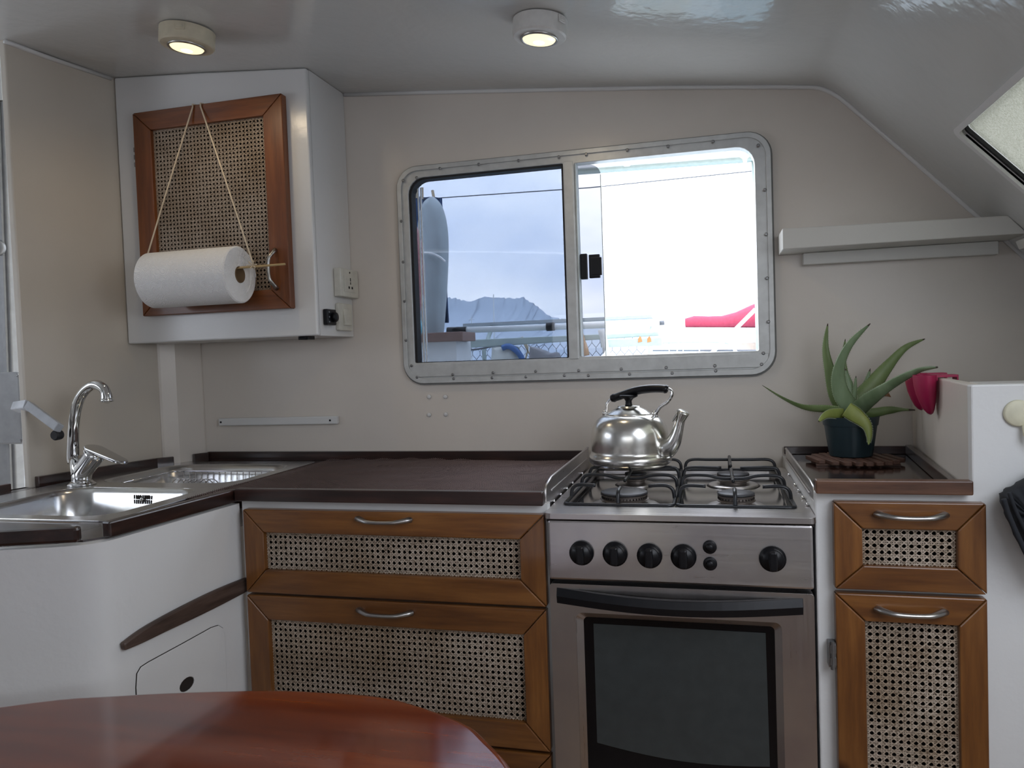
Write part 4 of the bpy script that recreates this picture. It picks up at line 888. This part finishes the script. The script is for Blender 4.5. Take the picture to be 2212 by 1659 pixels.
# hook and black quilted mitt on the face panel
hk = thing('round_hook', (.474, 1.385, 1.08), 'cream round stick-on hook on the white panel at far right', 'hook')
fin(lathe(B(), [(.0215, 0), (.0215, .004), (.019, .006), (.005, .0065)], (.474, 1.3855, 1.081), 32, 'y'), 'disc', M_CHR, hk, smooth=True)
bm = tube(B(), [(.480, 1.377, 1.062), (.481, 1.374, 1.047), (.486, 1.366, 1.040), (.494, 1.358, 1.044)], [.004, .0045, .004, .003], 10); fin(bm, 'prong', M_CHR, hk, smooth=True)
mt = thing('oven_mitt', (.50, 1.35, .95), 'black quilted oven mitt hanging on the white panel at the right edge', 'mitt')
bm = B(); px_ = [(2166, 1072), (2172, 1063), (2190, 1052), (2216, 1038), (2250, 1015), (2300, 1050), (2300, 1200), (2262, 1260), (2228, 1215), (2200, 1165), (2182, 1125), (2171, 1098)]
q = [onY(u, v, 1.345) for u, v in px_]; q = spline(q + [q[0]], 3)[:-1]; cen = sum(q, Vector()) / len(q); rings = []
for s, d in ((.80, .026), (.95, .018), (1, .004), (1, -.010), (.95, -.018), (.8, -.024), (.4, -.027)):
    rings.append([bm.verts.new((cen.x + (p.x - cen.x) * s, 1.347 + d * (1 + .25 * math.sin(j * 1.7)), cen.z + (p.z - cen.z) * s)) for j, p in enumerate(q)])
for i in range(len(rings) - 1):
    for j in range(len(q)): jj = (j + 1) % len(q); bm.faces.new([rings[i][j], rings[i][jj], rings[i + 1][jj], rings[i + 1][j]])
bm.faces.new(rings[0][::-1]); bm.faces.new(rings[-1]); fin(bm, 'mitt_body', M_MITT, mt, smooth=True)
cu_ = [onY(u, v, 1.318) for u, v in ((2168, 1078), (2178, 1110), (2195, 1150), (2218, 1198))]; bm = tube(B(), spline(cu_, 5), .004, 8); fin(bm, 'cuff_binding', M_MITT, mt, smooth=True)
cu_ = [onY(u, v, 1.318) for u, v in ((2180, 1064), (2192, 1098), (2212, 1140), (2235, 1180))]; bm = tube(B(), spline(cu_, 5), .003, 8); fin(bm, 'quilt_ridge', M_MITT, mt, smooth=True)

# ------------------------------------------------------------------ sliding door at far left
dm = bpy.data.objects.new('door_1', None); COL.objects.link(dm); dm.location = (-1.8, 1.62, 0); dm['kind'] = 'structure'
d0 = onY(11, 300, 1.605); d1 = onY(25, 1040, 1.605)
bm = prism(B(), [(-1.93, .60), (d1.x + .004, .60), (d0.x, 1.905), (-1.93, 1.905)], XZ, 1.605, 1.635); fin(bm, 'door_stile', M_ALUD, dm, bevel=.004)
bm = prism(B(), [(d1.x - .014, .60), (d1.x - .004, .60), (d0.x - .008, 1.904), (d0.x - .018, 1.904)], XZ, 1.597, 1.6045); fin(bm, 'stile_ridge', M_ALUD, dm, bevel=.001)
d0 = onY(26, 300, 1.68); d1 = onY(49, 1000, 1.68)
bm = prism(B(), [(-1.93, .60), (d1.x + .004, .60), (d0.x, 1.93), (-1.93, 1.93)], XZ, 1.68, 1.71); fin(bm, 'door_post', M_CREAM, dm, bevel=.002)
bm = box(B(), -2.5, -1.745, 1.60, 1.64, 1.905, 2.03); fin(bm, 'door_header', M_WHITE, dm)
bm = prism(B(), rrect(-1.82, onY(44, 880, 1.565).x, 1.02, 1.205, .008), XZ, 1.565, 1.597); lb = fin(bm, 'lock_box', M_ALUD, dm, bevel=.004)
for x, z in ((-1.708, 1.196), (-1.692, 1.196), (-1.708, 1.03), (-1.692, 1.03)): screwhead('screw', x, z, 1.5648, .004, M_SCREW, lb)
hpth = [onY(u, v, y) for u, v, y in ((34, 880, 1.555), (62, 876, 1.50), (128, 925, 1.485))]
bm = B(); 
for a, b_ in zip(hpth, hpth[1:]): tube(bm, [a, b_], .0135, 4, up=(0, -.4, 1), flat=(1, 1.2))
lh = fin(bm, 'lever_handle', M_GREYH, dm, bevel=.002)
e = onY(122, 940, 1.49); bm = lathe(B(), [(.011, -.012), (.012, -.008), (.0125, .004), (.010, .008)], e, 20, 'y'); fin(bm, 'rubber_stop', M_RUB, lh)
bm = lathe(B(), [(.02, 0), (.02, .01), (.016, .014)], onY(0, 536, 1.60), 24, 'y'); fin(bm, 'door_knob', M_ALUD, dm, smooth=True)

# ------------------------------------------------------------------ dining table in the foreground
TB = .72
tb = thing('dining_table', (-.85, .45, 0), 'glossy red mahogany table with rounded end in the foreground', 'table')
far = [(-1.40, .60), (-1.012, .866), (-.85, .935), (-.669, .983), (-.56, .996), (-.451, .994), (-.331, .946), (-.279, .899), (-.234, .843), (-.195, .76), (-.175, .65), (-.17, .45), (-.17, .1), (-.22, -.12), (-.4, -.22), (-1.0, -.25), (-1.4, -.2), (-1.55, 0), (-1.56, .35)]
q = [(p.x, p.y) for p in spline([(a, b, 0) for a, b in far + [far[0]]], 6)[:-1]]
cq = (sum(p[0] for p in q) / len(q), sum(p[1] for p in q) / len(q))
bm = B(); rings = []
for ins, z in ((.012, TB - .032), (.003, TB - .030), (0, TB - .022), (0, TB - .010), (.002, TB - .004), (.006, TB - .001), (.011, TB)):
    rings.append([bm.verts.new((x + (cq[0] - x) / math.hypot(cq[0] - x, cq[1] - y) * ins, y + (cq[1] - y) / math.hypot(cq[0] - x, cq[1] - y) * ins, z)) for x, y in q])
for i in range(len(rings) - 1):
    for j in range(len(q)): jj = (j + 1) % len(q); bm.faces.new([rings[i][j], rings[i][jj], rings[i + 1][jj], rings[i + 1][j]]).smooth = True
bm.faces.new(rings[0][::-1]); bm.faces.new(rings[-1])
fin(bm, 'tabletop', M_TAB, tb)
fin(lathe(B(), [(.20, 0), (.20, .015), (.05, .03), (.045, .6), (.12, TB - .0325)], (-.85, .38, .0005), 32), 'pedestal', M_ALU, tb, smooth=True)

# ------------------------------------------------------------------ outside the window
M_XW = plain('boat_white_gelcoat', (.62, .64, .64), .4)
M_XG = plain('pale_green_white', (.37, .45, .43), .5)
M_XGR = plain('board_grey', (.30, .35, .37), .5)
M_XBL = plain('navy_towel', (.025, .055, .13), .9)
M_XRED = plain('faded_red_hull', (.35, .13, .13), .5)
M_XSAIL = plain('red_sail_cover', (.38, .04, .08), .8)
M_XWD = plain('weathered_wood', (.2, .13, .11), .8)
M_XLINE = plain('dark_cord', (.12, .13, .15), .8)
M_XBLUE = plain('blue_fender', (.05, .13, .33), .5)
M_RUST = plain('rust_patch', (.5, .22, .08), .8)
M_SEA = plain('harbour_water', (.12, .2, .24), .15)
bm = box(B(), -3.5, 1.4, 2.12, 3.45, .66, .70); struct(fin(bm, 'side_deck', M_XW))
bm = box(B(), -900, 900, 3.5, 1500, -1.0, -.9); struct(fin(bm, 'sea_surface', M_SEA))
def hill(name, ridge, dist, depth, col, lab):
    m = plain(name + '_haze', col, 1); bm = B(); n = len(ridge); rows = []  # distance haze is painted into this pale base colour
    rp = [onY(u, v, dist) for u, v in ridge]
    top = []
    for i in range(n - 1):
        for k in range(8):
            p = rp[i].lerp(rp[i + 1], k / 8); top.append(Vector((p.x, p.y, p.z + random.uniform(-.6, .6))))
    top.append(rp[-1])
    for j in range(7):
        t = j / 6; rows.append([bm.verts.new((p.x + random.uniform(-1, 1), p.y - depth * (1 - math.cos(t * PI / 2)) + random.uniform(-.3, .3) * (0 < j < 6), p.z * (1 - t) ** 1.0 + -1 * t + (random.uniform(-.25, .25) if 0 < j < 6 else 0))) for p in top])
    for p_ in range(6):
        for i in range(len(top) - 1): bm.faces.new([rows[p_][i], rows[p_][i + 1], rows[p_ + 1][i + 1], rows[p_ + 1][i]])
    back = [bm.verts.new((p.x, p.y + depth, -1)) for p in top]
    for i in range(len(top) - 1): bm.faces.new([rows[0][i + 1], rows[0][i], back[i], back[i + 1]])
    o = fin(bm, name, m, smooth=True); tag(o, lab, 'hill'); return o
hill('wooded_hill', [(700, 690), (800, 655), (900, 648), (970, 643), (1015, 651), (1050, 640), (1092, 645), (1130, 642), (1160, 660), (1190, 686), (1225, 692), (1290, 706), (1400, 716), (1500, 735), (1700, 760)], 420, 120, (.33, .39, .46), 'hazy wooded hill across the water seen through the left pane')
def mast(u, v0, v1, y, r, lab):
    a = onY(u + 3, v1 + 60 * (60 / y), y); a.z = -.9; b_ = onY(u, v0, y); bm = tube(B(), [a, b_], [r, r * .6], 8); tube(bm, [b_ + Vector((-r * 4, 0, -r * 4)), b_ + Vector((r * 4, 0, -r * 4))], r * .4, 6)
    tag(fin(bm, 'yacht_mast', M_XW), lab, 'mast')
mast(1066, 636, 760, 60, .07, 'tall white yacht mast in front of the hill'); mast(1018, 684, 760, 80, .08, 'short white yacht mast left of the tall one')
# hardtop edge over the side deck
a = onY(1250, 372, 2.75); b_ = onY(1650, 350, 2.75)
ht = thing('cockpit_hardtop', (.0, 2.9, a.z), 'pale hardtop edge seen at the top of the open right pane', 'roof')
bm = prism(B(), [(-.46, a.z), (.7, b_.z), (.7, b_.z + .12), (-.46, a.z + .12)], XZ, 2.75, 2.80); fin(bm, 'roof_panel', M_XG, ht, bevel=.01)
bm = prism(B(), [(-.46, a.z + .010), (.7, b_.z + .010), (.7, b_.z + .022), (-.46, a.z + .022)], XZ, 2.73, 2.749); fin(bm, 'edge_lip', M_XW, ht)
p = onY(1354, 352, 2.70); bm = lathe(B(), [(.016, .03), (.018, .0), (.012, -.010)], p, 16); fin(bm, 'roof_bolt', M_XW, ht, smooth=True)
p = onY(1609, 343, 2.70); bm = lathe(B(), [(.020, .02), (.018, .008), (.008, 0), (.005, -.018)], p, 16); fin(bm, 'drain_nipple', M_CHR, ht, smooth=True)
pz = onY(1636, 500, 2.775)
fin(tube(B(), [(pz.x, 2.775, .70), (pz.x, 2.775, a.z)], .014, 12), 'support_post', M_XG, ht, smooth=True)
# washing line, pegs, towel
cl = onY(900, 431, 3.0); cr_ = onY(1700, 362, 3.0)
bm = tube(B(), [cl + Vector((-.3, 0, -.015)), cl, (cl + cr_) / 2 - Vector((0, 0, .012)), cr_], .0022, 6); tag(fin(bm, 'washing_line', M_XLINE), 'thin dark washing line strung across outside the window', 'line')
bm = B(); tp = [(880, 420), (905, 418), (925, 424), (955, 429), (956, 470), (962, 600), (970, 690), (952, 697), (930, 600), (915, 500), (893, 470), (870, 640)]
tw = thing('hanging_towel', onY(925, 430, 3.0), 'navy blue towel pegged on the washing line behind the grey board', 'towel')
cols = []
for i in range(17):
    t = i / 16; u = 850 + 105 * t; zt = onY(u, 424 + 3 * t, 3.0); bt_ = onY(u + 15 * t, 697 if t > .5 else 640, 3.0)
    cols.append([bm.verts.new((zt.x + (bt_.x - zt.x) * s, 3.0 + .025 * math.sin(t * 22) * (.3 + s), zt.z + (bt_.z - zt.z) * s)) for s in [k / 8 for k in range(9)]])
for i in range(16):
    for k in range(8): bm.faces.new([cols[i][k], cols[i + 1][k], cols[i + 1][k + 1], cols[i][k + 1]])
o = fin(bm, 'cloth', M_XBL, tw, smooth=True); o.modifiers.new('s', 'SOLIDIFY').thickness = .006
for k, (u, v0, v1) in enumerate(((899, 411, 428), (912, 405, 430), (938, 411, 432))):
    a = onY(u, v1, 2.985); b_ = onY(u - (4 if k == 2 else 0), v0, 2.985); bm = B(); tube(bm, [a, b_], .006, 4)
    tag(fin(bm, 'clothes_peg', plain('peg_wood', (.4, .32, .22), .8) if k == 0 else bpy.data.materials['peg_wood']), ('leftmost', 'middle', 'rightmost')[k] + ' wooden clothes peg holding the navy towel', 'peg', 'clothes pegs on the line')
# boards and hulls
def hull(name, pts, y, th, mat, lab, cat, fold=.8):
    q = spline([onY(u, v, y) for u, v in pts] + [onY(*pts[0], y)], 4)[:-1]; cen = sum(q, Vector()) / len(q); bm = B(); rings = []
    for s, d in ((.55, th), (.85, th * .7), (1, 0), (.9, -th * .6), (.6, -th * .95)):
        rings.append([bm.verts.new((cen.x + (p.x - cen.x) * s, y + d, cen.z + (p.z - cen.z) * (1 - (1 - s) * .25))) for p in q])
    for i in range(4):
        for j in range(len(q)): jj = (j + 1) % len(q); bm.faces.new([rings[i][j], rings[i][jj], rings[i + 1][jj], rings[i + 1][j]])
    bm.faces.new(rings[0][::-1]); bm.faces.new(rings[-1]); o = fin(bm, name, mat, smooth=True); tag(o, lab, cat); return o
hull('paddle_board', [(935, 424), (952, 440), (964, 475), (968, 530), (964, 620), (957, 700), (952, 760), (950, 940), (905, 940), (905, 700), (904, 560), (906, 480), (918, 438)], 2.80, .05, M_XGR, 'grey paddle board standing upright outside the left pane', 'board')
a = [onY(u, v, 2.735) for u, v in ((912, 546), (930, 547), (948, 554), (962, 565))]; bm = tube(B(), spline(a, 4), .004, 6); tag(fin(bm, 'board_strap', M_XW), 'pale curved strap across the grey paddle board', 'strap')
hull('red_kayak', [(880, 460), (898, 490), (911, 540), (915, 600), (908, 650), (894, 690), (860, 700), (850, 600), (855, 500)], 2.45, .05, M_XRED, 'faded red kayak hull at the left edge of the left pane', 'kayak')
o = hull('turquoise_bag', [(880, 680), (900, 684), (908, 700), (906, 722), (898, 740), (880, 745), (870, 710)], 2.5, .04, plain('turquoise_plastic', (.12, .42, .5), .4), 'turquoise plastic bag below the red kayak', 'bag')  # a plastic bag, built from a rounded outline
# rail tube with black grips
rt2 = thing('deck_rail', onY(1200, 700, 3.1), 'white horizontal rail tube with black end grip outside both panes', 'rail')
a = onY(975, 714, 3.1); b_ = onY(1425, 698, 3.1)
fin(tube(B(), [a, b_], .013, 14), 'tube', M_XW, rt2, smooth=True)
fin(tube(B(), [a + (b_ - a) * -.02, onY(1008, 713, 3.1)], .015, 14), 'grip', M_BLK, rt2, smooth=True)
fin(tube(B(), [onY(1181, 706, 3.09), onY(1198, 705, 3.09)], .018, 14), 'clamp', M_BLK, rt2, smooth=True)
fin(tube(B(), [b_, b_ + Vector((.018, 0, .001))], .009, 12), 'end_cap', M_XLINE, rt2, smooth=True)
a = onY(1000, 705, 3.3); c = onY(1408, 690, 3.3); bm = box(B(), a.x, c.x, 3.3, 3.42, a.z - .0, a.z + .012); tag(fin(bm, 'solar_panel', plain('panel_underside', (.36, .40, .42), .5)), 'flat solar panel lying edge-on behind the rail tube', 'solar panel')
a = onY(985, 735, 3.0); c = onY(1422, 716, 3.0); d = onY(1000, 752, 3.0)
bx = thing('rail_beam', (-.6, 3.0, 1.26), 'pale green-white box beam under the rail tube', 'beam')
bm = prism(B(), [(a.x, d.z), (c.x, d.z + .02), (c.x, c.z), (a.x, a.z)], XZ, 3.02, 3.08); fin(bm, 'beam', M_XG, bx, bevel=.003)
a = onY(1297, 734, 2.98); c = onY(1430, 746, 2.98); bm = box(B(), a.x, c.x, 2.98, 3.01, c.z, a.z); fin(bm, 'bracket_plate', M_XG, bx, bevel=.002)
for u, v in ((1382, 733), (1402, 733)):
    p = onY(u, v, 2.979); bm = prism(B(), [(p.x - .007, p.z - .012), (p.x + .009, p.z - .009), (p.x + .006, p.z + .006), (p.x + .001, p.z + .013), (p.x - .006, p.z + .003)], XZ, 2.9785, 2.9799); fin(bm, 'rust_stain', M_RUST, bx)
for ux_ in (1030, 1400):
    pz = onY(ux_, 730, 3.1)
    fin(box(B(), pz.x - .012, pz.x + .012, 3.081, 3.36, .70, 1.245 if 0 else .74), 'foot_plate', M_XG, bx); fin(tube(B(), [(pz.x, 3.2, .74), (pz.x, 3.2, 1.23), (pz.x, 3.34, onY(ux_, 705, 3.3).z - .004)], .01, 8), 'post', M_XG, bx, smooth=True)
# wooden block on white locker
a = onY(950, 718, 2.7); c = onY(1000, 736, 2.7); bm = box(B(), a.x - .1, c.x, 2.7, 2.86, c.z, a.z); tag(fin(bm, 'teak_block', M_XWD, bevel=.003), 'weathered brown wooden block beside the grey paddle board', 'block')
a = onY(950, 737, 2.72); c = onY(990, 800, 2.72); bm = box(B(), a.x - .1, c.x - .004, 2.72, 2.9, 7 - 6.299, a.z - .001); tag(fin(bm, 'deck_locker', M_XW, bevel=.003), 'white deck locker under the weathered wooden block', 'locker')
# lifeline net
nw = thing('lifeline_net', (-.6, 3.2, 1.1), 'knotted guard net strung under the rail beam', 'net')
bm = B(); p0 = onY(988, 735, 3.2); p1 = onY(1600, 790, 3.2); hx = .034
yy = p0.z; row = 0
while yy > 1.02:
    x = p0.x + (hx / 2 if row % 2 else 0)
    while x < -.28:
        tube(bm, [(x, 3.2, yy), (x + hx / 2, 3.2, yy - .02)], .0011, 4, cap=False); tube(bm, [(x + hx / 2, 3.2, yy - .02), (x + hx, 3.2, yy)], .0011, 4, cap=False); tube(bm, [(x + hx / 2, 3.2, yy - .02), (x + hx / 2, 3.2, yy - .034)], .0011, 4, cap=False); x += hx
    yy -= .034; row += 1
fin(bm, 'mesh', M_XLINE, nw, kind='stuff')
pl = [onY(u, v, 3.15) for u, v in ((998, 742), (1015, 755), (1045, 752), (1090, 742), (1140, 737), (1180, 735))]; fin(tube(B(), spline(pl, 4), .004, 6), 'sagging_cord', M_XLINE, nw)
pl = [onY(u, v, 3.12) for u, v in ((1126, 728), (1135, 748), (1150, 775))]; fin(tube(B(), spline(pl, 3), .004, 6), 'loose_rope', M_STR, nw)
pl = [onY(u, v, 3.12) for u, v in ((1128, 728), (1140, 750), (1135, 776))]; fin(tube(B(), spline(pl, 3), .004, 6), 'loose_rope', M_STR, nw)
pl = [onY(u, v, 3.0) for u, v in ((1085, 752), (1098, 748), (1112, 755), (1124, 768), (1132, 785))]; bm = tube(B(), spline(pl, 4), [.012] * 17, 10); tag(fin(bm, 'blue_hose', M_XBLUE, smooth=True), 'blue curved hose end behind the window sill', 'hose')
hull('dinghy_bow', [(1145, 748), (1165, 752), (1190, 762), (1214, 776), (1230, 935), (1140, 935)], 2.9, .05, plain('grey_dinghy', (.2, .2, .21), .6), 'dark grey dinghy bow above the window sill', 'dinghy')
hull('storage_tub', [(1064, 750), (1090, 748), (1128, 764), (1128, 915), (1062, 915)], 3.05, .05, plain('milky_tub', (.55, .57, .53), .5), 'milky plastic tub behind the blue hose', 'tub')
p = [onY(u, v, 3.0) for u, v in ((1254, 720), (1258, 735), (1264, 750), (1268, 768))]; tag(fin(tube(B(), spline(p, 3), .011, 8), 'rope_fender', plain('rusty_fender', (.55, .38, .25), .8), smooth=True), 'rust-stained fender right of the mullion', 'fender')
p = [onY(u, v, 2.95) for u, v in ((1298, 712), (1306, 740), (1312, 775), (1320, 800))]; tag(fin(tube(B(), spline(p, 3), .013, 8), 'fender_pole', M_XW, smooth=True), 'white curved pole just right of the sliding pane edge', 'pole')
# neighbour yacht with red sail cover
ny = thing('neighbour_yacht', (1.9, 9.0, 0), 'white neighbouring yacht with red sail cover seen in the right pane', 'yacht')
Yn = 9.0
def YN(u, v, y=Yn): return onY(u, v, y)
cov = [(1480, 688), (1500, 682), (1530, 683), (1560, 682), (1590, 674), (1620, 660), (1640, 652)]; bot = 707
bm = B(); rings = []
for i, (u, v) in enumerate(cov):
    a = YN(u, v); b_ = YN(u, bot); c = (a + b_) / 2; h = (a.z - b_.z) / 2
    rings.append([bm.verts.new((c.x, c.y + h * .7 * math.cos(2 * PI * k / 12) * (1 + .08 * math.sin(i * 2.3 + k)), c.z + h * math.sin(2 * PI * k / 12))) for k in range(12)])
for i in range(len(rings) - 1):
    for k in range(12): j = (k + 1) % 12; bm.faces.new([rings[i][k], rings[i][j], rings[i + 1][j], rings[i + 1][k]])
bm.faces.new(rings[0][::-1]); bm.faces.new(rings[-1]); fin(bm, 'sail_cover', M_XSAIL, ny, smooth=True, label='red sail cover')
fin(tube(B(), [YN(1478, 713), YN(1700, 714)], .035, 12), 'boom', M_XW, ny, smooth=True)
a = YN(1475, 735); c = YN(1800, 735); b0 = YN(1475, 800)
bm = prism(B(), [(YN(1560, 722).x, YN(1560, 722).z), (YN(1800, 720).x, YN(1800, 720).z), (c.x, b0.z), (YN(1500, 760).x, b0.z), (YN(1500, 750).x, YN(1500, 750).z)], XZ, 9.2, 11); cab_ = fin(bm, 'cabin', M_XW, ny, bevel=.03)
for u in (1520, 1590): 
    p0_ = YN(u, 742, 9.19); p1_ = YN(u + 50, 756, 9.19); fin(box(B(), p0_.x, p1_.x, 9.17, 9.199, p1_.z, p0_.z), 'cabin_window', plain('cabin_glass', (.5, .42, .36), .3) if u == 1520 else bpy.data.materials['cabin_glass'], cab_)
bm = prism(B(), [(YN(1420, 765).x, YN(1420, 765).z), (YN(1800, 765).x, YN(1800, 765).z), (YN(1800, 900).x, -.9), (YN(1440, 900).x, -.9)], XZ, 8.9, 11.5); fin(bm, 'hull', M_XW, ny)
fin(tube(B(), spline([YN(1430, 738, 8.8), YN(1500, 736, 8.8), YN(1560, 737, 8.8), YN(1580, 745, 8.8), YN(1595, 772, 8.8)], 4), .022, 8), 'rail_hoop', M_XW, ny, smooth=True)
fin(tube(B(), [YN(1410, 757, 8.8), YN(1700, 757, 8.8)], .009, 6), 'guard_wire', M_XLINE, ny)
for u in (1445, 1475, 1510, 1545): fin(tube(B(), [YN(u, 742, 8.8), YN(u + 3, 800, 8.8)], .012, 6), 'stanchion', M_ALU, ny)
fin(tube(B(), [YN(1493, 555, 8.7), YN(1458, 790, 8.7)], .008, 6), 'stay_wire', M_ALU, ny)
fin(tube(B(), [YN(1632, 668, 8.7), YN(1535, 765, 8.7)], .022, 6), 'sheet_rope', M_XW, ny)
fin(tube(B(), [YN(1655, 850, 9.05), YN(1652, 300, 9.05)], .09, 12), 'mast', M_XW, ny, smooth=True)
# greenery glimpsed past the door
bm = B()
for k in range(60):
    c = Vector((-3.2 + random.uniform(-.5, .5), 3.0 + random.uniform(-.4, .4), .75 + random.uniform(-.25, .25))); s = random.uniform(.05, .12)
    d1 = Vector((random.uniform(-1, 1), random.uniform(-1, 1), random.uniform(-1, 1))).normalized() * s; d2 = d1.cross(Vector((.3, .5, .8))).normalized() * s * .5
    bm.faces.new([bm.verts.new(c + d1), bm.verts.new(c + d2), bm.verts.new(c - d1), bm.verts.new(c - d2)])
o = fin(bm, 'shore_bush', M_LEAF, kind='stuff', recalc=False); tag(o, 'green foliage glimpsed through the slit beside the sliding door', 'bush')
